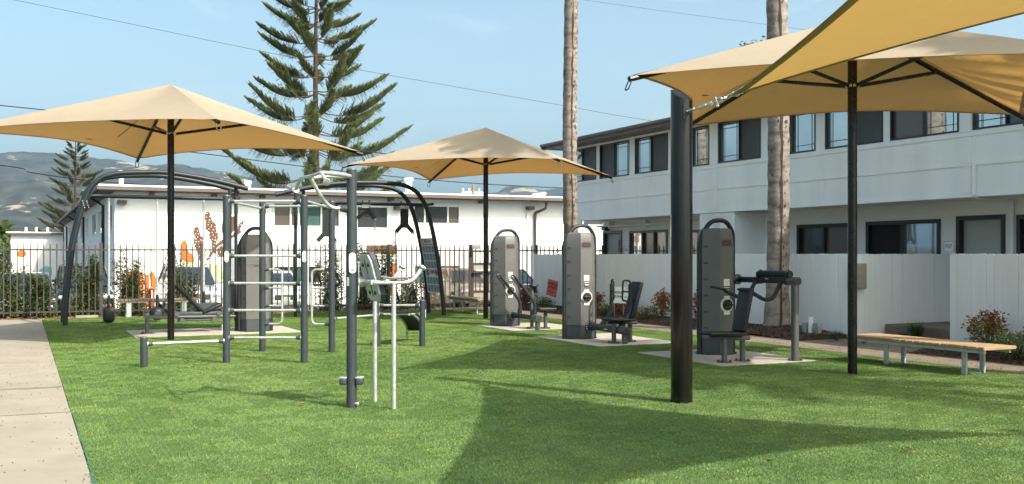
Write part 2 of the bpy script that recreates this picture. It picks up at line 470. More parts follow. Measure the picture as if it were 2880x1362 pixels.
# left concrete path, cast in slabs with gritty joints
path = thing('concrete_path', None, None, (-1.6, 10, 0)); path['kind'] = 'structure'
js = [gp(60, 905).y, gp(60, 1097).y, gp(100, 1168).y, -3.0, -9.0]
ys = [28.05, 24.6, 20.6, 16.6, gp(60, 1097).y + .0, gp(100, 1168).y, 5.6, 2.6, -.6, -4, -8]
for i in range(len(ys) - 1):
    mb = MB(); mb.rbox((-2.3, (ys[i] + ys[i + 1]) / 2, -.028), (5.5 + (i % 2) * .004, ys[i] - ys[i + 1] - .02, .08), .006, seg=1)
    part(path, 'slab', mb, 'concrete')
mb = MB(); mb.quad((-5.05, -8, .0), (.44, -8, .0), (.44, 28.05, .0), (-5.05, 28.05, .0)); part(path, 'joint', mb, 'joint_grit')
mb = MB()
for yy, w in ((ys[4], .13), (ys[5], .05)):
    n = 40; x0, x1 = -5, .44
    a = [(x0 + (x1 - x0) * i / n, yy + w * (.6 + .5 * noise.noise(V((i * .9, yy, 0)))), .0135) for i in range(n + 1)]
    b = [(x0 + (x1 - x0) * i / n, yy - w * (.6 + .5 * noise.noise(V((i * .9, yy, 7)))), .0135) for i in range(n + 1)]
    for i in range(n): mb.quad(b[i], b[i + 1], a[i + 1], a[i])
part(path, 'aggregate_band', mb, 'joint_grit')
mb = MB()                                       # green line-marking paint that bled onto the path by the lawn
edge = [(.47, 3.2)]
yy = 3.2
while yy < 11.2:
    edge.append((.46 - .6 * max(0, .07 * noise.noise(V((0, yy * 2.1, 3))) + .07 * noise.noise(V((0, yy * 11, 5))) + .03 - .02 * max(0, yy - 7)), yy)); yy += .06
edge.append((.47, yy))
for i in range(1, len(edge) - 2):
    mb.quad((edge[i][0], edge[i][1], .0145), (.475, edge[i][1], .0145), (.475, edge[i + 1][1], .0145), (edge[i + 1][0], edge[i + 1][1], .0145))
part(path, 'green_paint_edge', mb, 'green_paint', smooth=False)

# right-hand path, walk to the flat and door step
rp_ = thing('garden_path', None, None, (12.5, 12, 0)); rp_['kind'] = 'structure'
for i in range(14):
    y0 = -4 + i * 2.35
    mb = MB(); mb.rbox((12.54, y0 + 1.175, -.03), (.95, 2.335, .085), .006, seg=1); part(rp_, 'slab', mb, 'concrete_path_right')
wk = thing('entrance_walk', None, None, (14.4, 13.75, 0)); wk['kind'] = 'structure'
mb = MB(); mb.rbox((14.115, 13.72, -.033), (2.16, 2.4, .085), .006, seg=1); part(wk, 'slab', mb, 'concrete_path_right')
mb = MB(); mb.rbox((16.15, 13.75, .1), (1.85, 2.6, .3), .012); part(wk, 'door_step', mb, 'concrete_path_right')

mb = MB(); mb.quad((14.6, 2, -.012), (17.08, 2, -.012), (17.08, 28.6, -.012), (14.6, 28.6, -.012)); struct('bounce_paving', mb, 'pad_concrete')  # unseen pale paving, added to bounce light onto the ground-floor wall
# mulch bed: soil mound plus bark chips
def mulch_z(x, y):
    return .02 + .10 * max(0, min(1, (x - 13.05) / .5)) * (.7 + .5 * noise.noise(V((x * .8, y * .6, 0)))) + .1 * math.exp(-((x - 13.75) ** 2 + (y - 16.5) ** 2) / .5)
mb = MB(); nx, ny = 12, 150
for i in range(nx + 1):
    for j in range(ny + 1):
        x = 13.03 + i * (1.4 / nx); y = 5 + j * (24.0 / ny); z = mulch_z(x, y)
        if 12.5 < y < 14.95: z = -.05
        mb.v.append((x, y, z))
for i in range(nx):
    for j in range(ny):
        a = i * (ny + 1) + j; mb.f.append((a, a + ny + 1, a + ny + 2, a + 1))
struct('mulch_bed', mb, 'soil', True)
mb = MB(); mb2 = MB(); rnd = random.Random(5)
for k in range(8500):
    x = rnd.uniform(12.95, 14.38); y = rnd.uniform(7.5, 28.6)
    if 12.45 < y < 15.0: continue
    z = mulch_z(x, y) + .005; a = rnd.uniform(0, pi); L = rnd.uniform(.015, .05); w = rnd.uniform(.006, .014); t = rnd.uniform(-.5, .5)
    u = V((cos(a) * cos(t), sin(a) * cos(t), sin(t))) * L; w_ = V((-sin(a), cos(a), rnd.uniform(-.3, .3))) * w; h = V((0, 0, .006))
    c = V((x, y, z)); (mb if k % 3 else mb2).add([c - u - w_, c + u - w_, c + u + w_, c - u + w_, c + h], [(0, 1, 4), (1, 2, 4), (2, 3, 4), (3, 0, 4)])
single('mulch_chips', mb, 'chip_a', 'dark bark chips covering the planting bed by the white fence', 'mulch', kind='stuff', smooth=False)
single('mulch_chips', mb2, 'chip_b', 'paler bark chips mixed into the planting bed by the white fence', 'mulch', kind='stuff', smooth=False)
mb = MB(); 
for k in range(2600):
    x = rnd.uniform(-2, 13.0); y = rnd.uniform(28.05, 29.25); z = -.02
    a = rnd.uniform(0, pi); L = rnd.uniform(.02, .06); w = rnd.uniform(.008, .02)
    u = V((cos(a), sin(a), rnd.uniform(-.2, .5))) * L; w_ = V((-sin(a), cos(a), 0)) * w; c = V((x, y, z + rnd.uniform(0, .03)))
    mb.add([c - u - w_, c + u - w_, c + u + w_, c - u + w_, c + V((0, 0, .012))], [(0, 1, 4), (1, 2, 4), (2, 3, 4), (3, 0, 4)])
single('fence_line_litter', mb, 'leaf_litter', 'brown leaf litter along the foot of the iron fence', 'litter', kind='stuff', smooth=False)

# pads under the machines (x0, x1, y0, y1) on the turf grid
GX = (LX1 - LX0) / 46; GY = .25
def snx(x): return LX0 + GX * round((x - LX0) / GX)
def sny(y): return LY0 + GY * round((y - LY0) / GY)
PADS = []
def pad(x0, x1, y0, y1):
    x0, x1, y0, y1 = snx(x0), snx(x1), sny(y0), sny(y1); PADS.append((x0, x1, y0, y1))
    mb = MB(); mb.rbox(((x0 + x1) / 2, (y0 + y1) / 2, -.02), (x1 - x0, y1 - y0, .075), .006, seg=1); struct('equipment_pad', mb, 'pad_concrete')
pad(9.03, 10.9, 11.9, 14.2)
pad(8.95, 10.85, 15.4, 17.9)
pad(9.2, 11.1, 19.4, 21.6)
pad(2.0, 5.2, 20.9, 22.9)

# turf: one patch of blades repeated over the lawn
def turf():
    rnd = random.Random(3); vs = []; fs = []; tone = []
    for k in range(420):
        x, y = rnd.uniform(-.13, .13), rnd.uniform(-.13, .13); a = rnd.uniform(0, 2 * pi); h = rnd.uniform(.010, .0155); w = rnd.uniform(.0016, .0028)
        ln = rnd.uniform(.3, 1.5) * h; la = rnd.gauss(2.4, 1.3); u = V((cos(a), sin(a), 0)) * w; L = V((cos(la), sin(la), 0)) * ln
        b = V((x, y, 0)); m_ = b + L * .35 + V((0, 0, h * .62)); t = b + L + V((0, 0, h)); o = len(vs)
        vs += [b - u, b + u, m_ + u * .9, m_ - u * .9, t]; fs += [(o, o + 1, o + 2, o + 3), (o + 3, o + 2, o + 4)]
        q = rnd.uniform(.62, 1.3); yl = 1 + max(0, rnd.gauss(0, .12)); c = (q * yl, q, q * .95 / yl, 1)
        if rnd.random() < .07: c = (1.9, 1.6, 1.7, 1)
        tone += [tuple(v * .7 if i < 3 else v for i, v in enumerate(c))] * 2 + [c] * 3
    me = bpy.data.meshes.new('turf_patch'); me.from_pydata([tuple(v) for v in vs], [], fs); me.update()
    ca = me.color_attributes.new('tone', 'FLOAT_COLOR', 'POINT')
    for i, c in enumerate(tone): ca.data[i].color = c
    me.materials.append(M['turf_blade'])
    pt = bpy.data.objects.new('turf_patch', me)
    pts = []; rot = []
    for i in range(46):
        for j in range(120):
            x = LX0 + GX * (i + .5); y = LY0 + GY * (j + .5)
            if any(p[0] < x < p[1] and p[2] < y < p[3] for p in PADS): continue
            if -1 < x < 1.2 and y < 0: continue
            pts.append((x, y, .004)); rot.append((0, 0, rnd.choice((0, pi / 2, pi, -pi / 2)) + rnd.uniform(-.05, .05)))
    me2 = bpy.data.meshes.new('turf'); me2.from_pydata(pts, [], []); me2.update()
    at = me2.attributes.new('rot', 'FLOAT_VECTOR', 'POINT')
    for i, r in enumerate(rot): at.data[i].vector = r
    ob = link(bpy.data.objects.new('turf', me2)); setp(ob, 'short green artificial turf covering the courtyard lawn', 'turf', kind='stuff')
    ng = bpy.data.node_groups.new('turf_scatter', 'GeometryNodeTree')
    ng.interface.new_socket('Geometry', in_out='INPUT', socket_type='NodeSocketGeometry')
    ng.interface.new_socket('Geometry', in_out='OUTPUT', socket_type='NodeSocketGeometry')
    gi = ng.nodes.new('NodeGroupInput'); go = ng.nodes.new('NodeGroupOutput')
    ip = ng.nodes.new('GeometryNodeInstanceOnPoints'); oi = ng.nodes.new('GeometryNodeObjectInfo'); oi.inputs['Object'].default_value = pt
    na = ng.nodes.new('GeometryNodeInputNamedAttribute'); na.data_type = 'FLOAT_VECTOR'; na.inputs['Name'].default_value = 'rot'
    ng.links.new(gi.outputs[0], ip.inputs['Points']); ng.links.new(oi.outputs['Geometry'], ip.inputs['Instance'])
    ng.links.new(na.outputs['Attribute'], ip.inputs['Rotation']); ng.links.new(ip.outputs[0], go.inputs[0])
    md = ob.modifiers.new('scatter', 'NODES'); md.node_group = ng
turf()

# ================================================================== FAR GROUND
def mountains():
    tab = [(-6000, 470), (-2500, 425), (-600, 442), (0, 437), (36, 434), (130, 437), (223, 446), (350, 458), (500, 471), (577, 476), (708, 501), (850, 528), (1000, 550), (1100, 549),
           (1250, 556), (1340, 550), (1405, 542), (1463, 531), (1530, 536), (1582, 533), (1800, 545), (2200, 538), (3000, 560), (5500, 545), (9000, 560)]
    def ridge(px):
        for (a, b), (c, d) in zip(tab, tab[1:]):
            if a <= px <= c: return b + (d - b) * (px - a) / (c - a)
        return tab[-1][1]
    mb = MB(); NC, NR = 420, 64
    def col_px(i):
        a = -1.12 + 2.24 * i / NC
        return CX + FPX * math.tan(a)
    for i in range(NC + 1):
        px = col_px(i); Dr = 5600 + 3200 * max(0, min(1, (px - 700) / 700)); Df = 1700
        er = (HY - ridge(px)) / FPX
        for j in range(NR + 1):
            t = j / (NR - 8); D = Df + (Dr - Df) * t
            k = min(1, t); prof = k ** 1.25
            if t > 1: prof = 1 - (t - 1) * 4
            X = (px - CX) / FPX * D; p = cs(X, D, 0)
            z = er * Dr * prof
            g = noise.ridged_multi_fractal(V((p.x / 900, p.y / 900, 1.7)), 1.0, 2.1, 6, 1.0, 2.0) - 1.0
            g2 = noise.noise(V((p.x / 260, p.y / 260, 4)))
            am = min(1, t * 1.6) * (1 - .82 * min(1, max(0, (t - .6) / .4)))
            z += am * (g * 130 + g2 * 40) + (12 * noise.noise(V((p.x / 130, p.y / 130, 9))) + 5 * noise.noise(V((p.x / 40, p.y / 40, 2)))) * min(1, t * 2)
            mb.v.append((p.x, p.y, max(z, -.6 + t * 30)))
    for i in range(NC):
        for j in range(NR):
            a = i * (NR + 1) + j; mb.f.append((a, a + NR + 1, a + NR + 2, a + 1))
    struct('mountains', mb, 'mountain', True)
mountains()

# ================================================================== BUILDINGS
def map_x(x0):    # wall looking towards -x: s = y, depth into the building
    return lambda s, z, d: V((x0 + d, s, z))
def map_y(y0):    # wall looking towards -y: s = x
    return lambda s, z, d: V((s, y0 + d, z))
def mbox(mb, mf, s0, s1, z0, z1, d0, d1):
    P = [mf(s, z, d) for d in (d0, d1) for (s, z) in ((s0, z0), (s1, z0), (s1, z1), (s0, z1))]
    return mb.add(P, [(0, 1, 2, 3), (7, 6, 5, 4), (0, 4, 5, 1), (1, 5, 6, 2), (2, 6, 7, 3), (3, 7, 4, 0)])
def wall_open(mb, mf, s0, s1, z0, z1, ops, dep_=.14):
    ss = sorted({s0, s1, *[o[0] for o in ops], *[o[1] for o in ops]}); zs = sorted({z0, z1, *[o[2] for o in ops], *[o[3] for o in ops]})
    for a, b in zip(ss, ss[1:]):
        for c, d in zip(zs, zs[1:]):
            sm, zm = (a + b) / 2, (c + d) / 2
            if any(o[0] < sm < o[1] and o[2] < zm < o[3] for o in ops): continue
            mb.quad(mf(a, c, 0), mf(b, c, 0), mf(b, d, 0), mf(a, d, 0))
    for a, b, c, d in ops:
        for p, q in (((a, c), (b, c)), ((b, c), (b, d)), ((b, d), (a, d)), ((a, d), (a, c))):
            mb.quad(mf(p[0], p[1], 0), mf(q[0], q[1], 0), mf(q[0], q[1], dep_), mf(p[0], p[1], dep_))
def window(par, mf, a, b, c, d, fm, panes, w=.05, proud=.025, grid=False, gap=.03, sub='pane', d_in=.09, trim=None):
    """panes: [(share, material)] along s; frame is the part, panes its sub-parts"""
    mb = MB()
    mbox(mb, mf, a, b, d - w, d, -proud, d_in); mbox(mb, mf, a, b, c, c + w, -proud, d_in)
    mbox(mb, mf, a, a + w, c + w, d - w, -proud, d_in); mbox(mb, mf, b - w, b, c + w, d - w, -proud, d_in)
    tot = sum(p[0] for p in panes); s = a + w; span = b - a - 2 * w; spots = []
    for k, (sh, m_) in enumerate(panes):
        e = s + span * sh / tot
        spots.append((s, e, m_, k))
        if k < len(panes) - 1: mbox(mb, mf, e - gap / 2, e + gap / 2, c + w, d - w, -proud * .6, d_in)
        s = e
    fr = part(par, 'window', mb, fm, smooth=False)
    for s, e, m_, k in spots:
        s2 = s + (gap / 2 if k else 0); e2 = e - (gap / 2 if k < len(panes) - 1 else 0)
        mb = MB(); mbox(mb, mf, s2, e2, c + w, d - w, .045 + .012 * (k % 2), .06 + .012 * (k % 2)); part(fr, sub, mb, m_, smooth=False)
        if grid and m_ in ('glass_sky',):
            mb = MB(); g = .010
            for q in (s2 + .13, e2 - .13): mbox(mb, mf, q - g / 2, q + g / 2, c + w, d - w, .036, .044)
            for q in (c + w + .13, d - w - .13): mbox(mb, mf, s2, e2, q - g / 2, q + g / 2, .030, .0355)
            part(fr, 'muntin', mb, 'frame_black', smooth=False)
    return fr

# ---------------- two-storey flats on the right (facing -x)
UX, WX = 15.9, 17.1
flats = thing('apartment_building', 'white two-storey flats with dark sliding windows behind the white board fence', 'building', (17.1, 14, 0))
UZ0, UZ1 = 2.68, 5.04
mu, ml = map_x(UX), map_x(WX)
yu = lambda px: ox(px, 500, UX).y
yl = lambda px: ox(px, 650, WX).y
UW = [(1600, 1677, ('glass_sky', 'screen_mesh')), (1687, 1770, ('screen_mesh', 'glass_sky')), (1786, 1879, ('glass_sky', 'screen_mesh')), (1903, 1995, ('screen_mesh', 'glass_sky')),
      (2021, 2140, ('glass_sky', 'screen_mesh')), (2166, 2294, ('screen_mesh', 'glass_sky')), (2321, 2484, ('glass_sky', 'screen_mesh')), (2504, 2697, ('glass_brown', 'glass_sky')),
      (2736, 2930, ('glass_sky', 'glass_dark')), (2960, 3200, ('screen_mesh', 'glass_sky')), (3260, 3560, ('glass_sky', 'screen_mesh'))]
ops = [(yu(b), yu(a), 3.905, 4.93) for a, b, _ in UW]
mb = MB(); wall_open(mb, mu, 2.0, 29.0, UZ0, UZ1, ops, .12)
mb.quad((UX, 2, UZ0), (UX, 29, UZ0), (24, 29, UZ0), (24, 2, UZ0)); mb.quad((UX, 29, UZ0), (UX, 29, UZ1), (24, 29, UZ1), (24, 29, UZ0)); mb.quad((UX, 2, UZ0), (UX, 2, UZ1), (24, 2, UZ1), (24, 2, UZ0))
part(flats, 'upper_wall', mb, 'trim_white', smooth=False)
for (a, b, pn), o in zip(UW, ops):
    window(flats, mu, o[0], o[1], o[2], o[3], 'frame_black', [(1, pn[1]), (1.0, pn[0])], .035, .012, True)
# battens on the upper wall
bt = []
for z0, z1 in ((3.80, 3.88), (3.25, 3.30)):
    mb = MB(); mbox(mb, mu, 2.0, 29.0, z0, z1, -.022, .0); part(flats, 'batten', mb, 'trim_white', smooth=False)
mb = MB(); mbox(mb, mu, 2.0, 29.0, UZ0 - .01, UZ0 + .05, -.018, .0); part(flats, 'batten', mb, 'trim_white', smooth=False)
for px0, px1 in ((1998, 2020), (2703, 2733)):
    for z0, z1 in ((2.74, 3.245), (3.305, 3.795), (3.885, 5.0)):
        mb = MB(); mbox(mb, mu, yu(px1), yu(px0), z0, z1, -.026, .0); part(flats, 'batten', mb, 'trim_white', smooth=False)
for px0 in (1784, 2309):
    for z0, z1 in ((2.74, 3.245), (3.305, 3.795)):
        mb = MB(); mbox(mb, mu, yu(px0 + 4), yu(px0 - 4), z0, z1, -.012, .0); part(flats, 'batten', mb, 'trim_white', smooth=False)
# roof: eave, fascia, gutter, shingles
mb = MB(); mb.ring([[V((15.32, y, 5.0)), V((15.32, y, 5.19)), V((20.5, y, 6.3)), V((24.6, y, 5.42)), V((24.6, y, 5.0))] for y in (1.4, 29.75)])
roof = part(flats, 'roof', mb, 'roof_grey', smooth=False)
mb = MB(); mb.box((15.26, 1.38, 4.985), (15.32, 29.77, 5.165)); part(roof, 'fascia', mb, 'eave_brown', smooth=False)
mb = MB(); mb.tube([(15.215, 1.4, 5.14), (15.215, 29.78, 5.12)], .055, 8); part(roof, 'gutter', mb, 'eave_brown')
mb = MB(); mb.tube(bend([(15.22, 29.7, 5.08), (15.22, 29.7, 4.9), (15.8, 29.1, 4.62), (15.86, 29.06, 2.8)], .1), .045, 8); part(roof, 'downpipe', mb, 'eave_brown')
mb = MB(); mb.tube([(17.2, 23.2, 5.4), (17.2, 23.2, 5.95)], .12, 10); part(roof, 'vent_pipe', mb, 'brick_red')
# ground floor wall with its openings
LW = [('door', 1697, 1750, .12, 2.37), ('win', 1771, 1878, .8, 2.34), ('win', 1893, 1968, .8, 2.30), ('win', 2243, 2397, .72, 2.33), ('win', 2437, 2646, .3, 2.34), ('door', 2691, 2828, .25, 2.38), ('win', 2861, 3050, .6, 2.36)]
ops = [(yl(b), yl(a), z0, z1) for k, a, b, z0, z1 in LW]
mb = MB(); wall_open(mb, ml, 2.0, 29.0, -.05, UZ0 - .002, ops, .15)
mb.quad((WX, 29, -.05), (WX, 29, UZ0), (24, 29, UZ0), (24, 29, -.05))
part(flats, 'lower_wall', mb, 'lower_wall', smooth=False)
fl = {1: ('glass_sky', 'glass_brown', 'glass_dark'), 2: ('glass_dark', 'glass_dark'), 3: ('glass_dark', 'glass_brown'), 4: ('interior_dark', 'glass_sky'), 6: ('glass_dark', 'glass_brown')}
for i, ((k, a, b, z0, z1), o) in enumerate(zip(LW, ops)):
    if k == 'win':
        window(flats, ml, o[0], o[1], o[2], o[3], 'frame_black' if i > 2 else 'frame_brown', [(1, m_) for m_ in reversed(fl[i])], .085 if i > 2 else .07, .03, False, .07)
    else:
        mb = MB(); w = .085
        mbox(mb, ml, o[0], o[1], o[3] - w, o[3], -.03, .14); mbox(mb, ml, o[0], o[0] + w, o[2], o[3] - w, -.03, .14); mbox(mb, ml, o[1] - w, o[1], o[2], o[3] - w, -.03, .14)
        fr = part(flats, 'door_frame', mb, 'frame_black' if i > 2 else 'frame_brown', smooth=False)
        mb = MB(); mbox(mb, ml, o[0] + w, o[1] - w, o[2], o[3] - w, .10, .135); part(fr, 'door', mb, 'door_sage', smooth=False)
        mb = MB(); q = o[0] + w + .09; mb.ball(ml(q, 1.2, .06), .03); mb.tube([ml(q, 1.2, .1), ml(q, 1.2, .06)], .012, 8); part(fr, 'door_handle', mb, 'chrome')
        mb = MB(); mb.ball(ml((o[0] + o[1]) / 2, 1.72, .097), .012, 8, 4); part(fr, 'peephole', mb, 'chrome')
# projecting store cupboard below the upper floor, louvre panel beside it
y0, y1 = ox(2067, 650, 15.94).y, ox(1969.5, 650, 15.94).y
mb = MB(); mb.box((15.94, y0, -.05), (17.09, y1, UZ0 - .012)); cup = part(flats, 'store_cupboard', mb, 'trim_white', smooth=False)
mb = MB(); mc = map_x(15.94)
for z0, z1 in ((2.56, 2.66), (.1, .2)): mbox(mb, mc, y0, y1, z0, z1, -.02, .0)
for s in (y0, y1 - .1): mbox(mb, mc, s, s + .1, .2, 2.56, -.02, 0)
part(cup, 'trim_board', mb, 'trim_white', smooth=False)
def louvre(par, mf, a, b, c, d, n=11):
    mb = MB(); w = .03
    mbox(mb, mf, a, b, d - w, d, -.02, .0); mbox(mb, mf, a, b, c, c + w, -.02, .0); mbox(mb, mf, a, a + w, c + w, d - w, -.02, 0); mbox(mb, mf, b - w, b, c + w, d - w, -.02, 0)
    v = part(par, 'louvre_vent', mb, 'trim_white', smooth=False)
    for i in range(n):
        z = c + w + (d - c - 2 * w) * (i + .1) / n; h = (d - c - 2 * w) / n * .62
        mb = MB(); P = [mf(a + w, z, -.018), mf(b - w, z, -.018), mf(b - w, z + h, -.004), mf(a + w, z + h, -.004)]; mb.slab(P, mf(0, 0, .003) - mf(0, 0, 0)); part(v, 'slat', mb, 'trim_white', smooth=False)
ya, yb = ox(2027, 620, 15.94).y, ox(2006, 620, 15.94).y
louvre(cup, mc, ya, yb, 2.2, 2.42, 6)
xr = 16.85; mr = map_x(xr)
y2, y3 = ox(2150, 650, xr).y - .35, y0 - .003
mb = MB(); mb.box((xr, y2, -.05), (17.09, y3, UZ0 - .012)); pnl = part(flats, 'service_panel', mb, 'lower_wall', smooth=False)
mb = MB(); mbox(mb, mr, y2, y3, 2.08, 2.1, -.012, 0); mbox(mb, mr, y3 - .12, y3, -.05, 2.07, -.02, 0); part(pnl, 'trim_board', mb, 'trim_white', smooth=False)
A_, B_ = ox(2142, 700, xr), ox(2108, 666, xr)
louvre(pnl, mr, A_.y, B_.y, A_.z, B_.z + .02, 11)
# pipes and lamp under the overhang
mb = MB(); mb.tube([(WX - .1, yl(1688), 2.52), (WX - .1, y1 + .02, 2.50)], .035, 8)
for px in (1721, 1822): mbox(mb, ml, yl(px) - .04, yl(px) + .04, 2.44, 2.66, -.13, 0)
part(flats, 'conduit', mb, 'trim_white')
mb = MB(); mb.tube(bend([(UX - .03, yu(2742), 3.27), (UX - .03, yu(2742), 2.72), (UX + .1, yu(2742) , 2.64), (WX - .05, yl(2852) , 2.62), (WX - .05, yl(2852), .3)], .08), .032, 8); part(flats, 'conduit', mb, 'trim_white')
mb = MB(); mb.tube([(UX - .03, yu(2742), 3.29), (UX - .03, yu(2742), 2.7)], .04, 8); part(flats, 'junction_pipe', mb, 'trim_white')
lp = oy(1690, 636, 29.06); mb = MB(); mb.rbox(V((WX - .12, 28.7, 2.44)), (.16, .28, .12), .03); part(flats, 'wall_lamp', mb, 'frame_black')
# house numbers hang beside the doors
def plate(lbl, txt, px0, px1, py0, py1):
    A, B = ox(px0, py1, WX - .012), ox(px1, py0, WX - .012); s0, s1 = B.y, A.y; m_ = map_x(WX - .012)
    root = thing('house_number_sign', lbl, 'sign', (WX - .012, (s0 + s1) / 2, A.z))
    mb = MB(); mbox(mb, m_, s0, s1, A.z, B.z, -.012, .010); pl = part(root, 'plate', mb, 'sign_white', smooth=False)
    mb = MB(); t = .006; i = .015
    for a, b, c, d in ((s0 + i, s1 - i, B.z - i - t, B.z - i), (s0 + i, s1 - i, A.z + i, A.z + i + t), (s0 + i, s0 + i + t, A.z + i + t, B.z - i - t), (s1 - i - t, s1 - i, A.z + i + t, B.z - i - t)): mbox(mb, m_, a, b, c, d, -.0145, -.012)
    part(root, 'border_line', mb, 'maroon', smooth=False)
    mb = MB(); put_text(mb, txt, (WX - .0285, (s0 + s1) / 2, (A.z + B.z) / 2), (0, -1, 0), (0, 0, 1), (B.z - A.z) * .46, .0); part(root, 'lettering', mb, 'maroon', smooth=False)
plate('white square house number sign reading F07 beside the wide sage door', 'F07', 2654, 2685, 676, 711)
plate('small white house number sign reading F08 at the far end of the flats', 'F08', 1754.5, 1769, 691.5, 716)
# small flag by the far door
fg = thing('small_flag', 'small folded red white and blue flag beside the far sage door', 'flag', ox(1748, 712, WX - .05))
b0 = ox(1748, 712, WX - .05)
mb = MB(); mb.tube([b0, b0 + V((-.05, .05, .42))], .006, 6); part(fg, 'stick', mb, 'wood_warm')
mb = MB(); mb.slab([b0 + V((-.04, .04, .2)), b0 + V((-.06, -.06, .05)), b0 + V((-.06, .08, .04)), b0 + V((-.05, .08, .4)), b0 + V((-.045, .02, .42))], (-.012, 0, 0)); part(fg, 'cloth', mb, 'flag_blue')
mb = MB()
for i in range(3): mb.slab([b0 + V((-.074, -.05 + i * .045, .05)), b0 + V((-.074, -.03 + i * .045, .05)), b0 + V((-.074, -.0 + i * .03, .2)), b0 + V((-.074, -.012 + i * .03, .2))], (-.004, 0, 0))
part(fg, 'stripe', mb, 'paint_red')

# ---------------- white two-storey block across the back
BY, BX = 43.0, 3.29
back = thing('apartment_building', 'long white stucco block with brown eaves and painted mural behind the iron fence', 'building', (20, 46, -.6))
mf, ms = map_y(BY), map_x(BX)
def rect_y(a, b, c, d, y=BY):
    A, B = oy(a, d, y), oy(b, c, y); return (A.x, B.x, oy((a + b) / 2, d, y).z, oy((a + b) / 2, c, y).z)
def rect_x(a, b, c, d, x=BX):
    A, B = ox(a, (c + d) / 2, x), ox(b, (c + d) / 2, x); m_ = ox((a + b) / 2, d, x); return (min(A.y, B.y), max(A.y, B.y), m_.z, ox((a + b) / 2, c, x).z)
BW = [(rect_y(767, 957, 570, 640), [(.9, 'glass_brown'), (.45, 'glass_brown'), (1.3, 'glass_teal'), (1.0, 'glass_brown')]), (rect_y(1001, 1093, 579, 645), [(1, 'glass_dark')]),
      (rect_y(1161, 1294, 577, 632), [(.75, 'glass_dark'), (1.7, 'glass_dark'), (.8, 'glass_brown')]), (rect_y(1578, 1700, 584, 636), [(1, 'glass_teal'), (1, 'glass_dark')]),
      (rect_y(766, 905, 746, 800), [(.9, 'glass_dark'), (1.2, 'glass_teal'), (.8, 'glass_dark')]), (rect_y(1162, 1296, 744, 800), [(1, 'glass_teal'), (1.3, 'glass_dark')])]
mb = MB(); wall_open(mb, mf, BX, 40, -.62, 4.07, [w[0] for w in BW], .12)
SW = [rect_x(242, 249, 594, 644), rect_x(260, 271, 590, 637), rect_x(276, 287, 578, 633), rect_x(308, 317, 561, 617), rect_x(195, 201, 626, 668), rect_x(228, 233, 606, 655)]
SW = [(a, b, 2.55, 3.65) for a, b, c, d in SW]
wall_open(mb, ms, BY, 96, -.62, 4.07, SW, .1)
part(back, 'wall', mb, 'wall_white', smooth=False)
for o, pn in BW:
    window(back, mf, o[0], o[1], o[2], o[3], 'vinyl_white', pn, .07, .03, False, .06)
for i, o in enumerate(SW):
    window(back, ms, o[0], o[1], o[2], o[3], 'vinyl_white', [(1, 'glass_dark' if i % 2 else 'glass_sky')], .06, .02)
mb = MB(); mb.box((2.72, 42.38, 4.07), (40.5, 97, 4.24)); rf = part(back, 'roof', mb, 'eave_brown', smooth=False)
mb = MB(); mb.box((2.66, 42.32, 4.243), (40.5, 97, 4.31)); part(rf, 'roof_edge', mb, 'fascia_white', smooth=False)
mb = MB(); mb.box((2.60, 42.24, 4.10), (40.5, 42.318, 4.235)); mb.box((2.60, 42.32, 4.10), (2.658, 97, 4.235)); part(rf, 'gutter', mb, 'eave_brown', smooth=False)
for px in (425, 600, 735, 1095, 1350):
    p = oy(px, 545, BY); mb = MB(); mb.box((p.x - .09, 42.6, 3.93), (p.x + .09, BY + .02, 4.068)); part(rf, 'rafter', mb, 'eave_brown', smooth=False)
def roof_vent(px, py, h, r, y=47, m_='fascia_white'):
    p = oy(px, py, y); mb = MB(); mb.tube([(p.x, y, 4.3), (p.x, y, 4.3 + h)], r, 10); mb.tube([(p.x, y, 4.3 + h - .12), (p.x, y, 4.3 + h)], r * 1.35, 10); part(rf, 'vent', mb, m_)
roof_vent(341, 500, .75, .09, 45); roof_vent(697, 515, .55, .13, 46); roof_vent(1149, 520, 1.0, .17, 47); roof_vent(1507, 545, .42, .16, 47); roof_vent(1525, 545, .5, .15, 47); roof_vent(1460, 540, .25, .3, 50)
mb = MB(); p0 = oy(655, 520, 49); mb.box((p0.x, 49, 4.3), (p0.x + .9, 49.5, 4.75)); part(rf, 'roof_unit', mb, 'pipe_grey')
# downpipes
p = oy(1508, 560, BY)
mb = MB(); mb.tube(bend([(p.x + .25, 42.45, 4.05), (p.x + .25, 42.5, 3.75), (p.x - .1, 42.9, 3.55), (p.x - .1, 42.9, -.5)], .06), .06, 8); part(back, 'downpipe', mb, 'frame_brown')
mb = MB(); mb.tube([(p.x - .5, 42.94, -.5), (p.x - .5, 42.94, 4.0)], .035, 8); part(back, 'conduit', mb, 'trim_white')
for px in (290, 235, 215, 188, 170):
    q = ox(px, 600, BX - .06); mb = MB(); mb.tube([(BX - .07, q.y, -.5), (BX - .07, q.y, 3.75), (2.7, q.y, 4.1)], .06, 8); part(back, 'downpipe', mb, 'frame_black')
for px, py in ((342, 569), (660, 560), (1117, 585), (1487, 586)):
    p = oy(px, py, BY); mb = MB(); mb.rbox((p.x, BY - .16, p.z), (.34, .3, .16), .02); part(back, 'wall_light', mb, 'frame_brown')
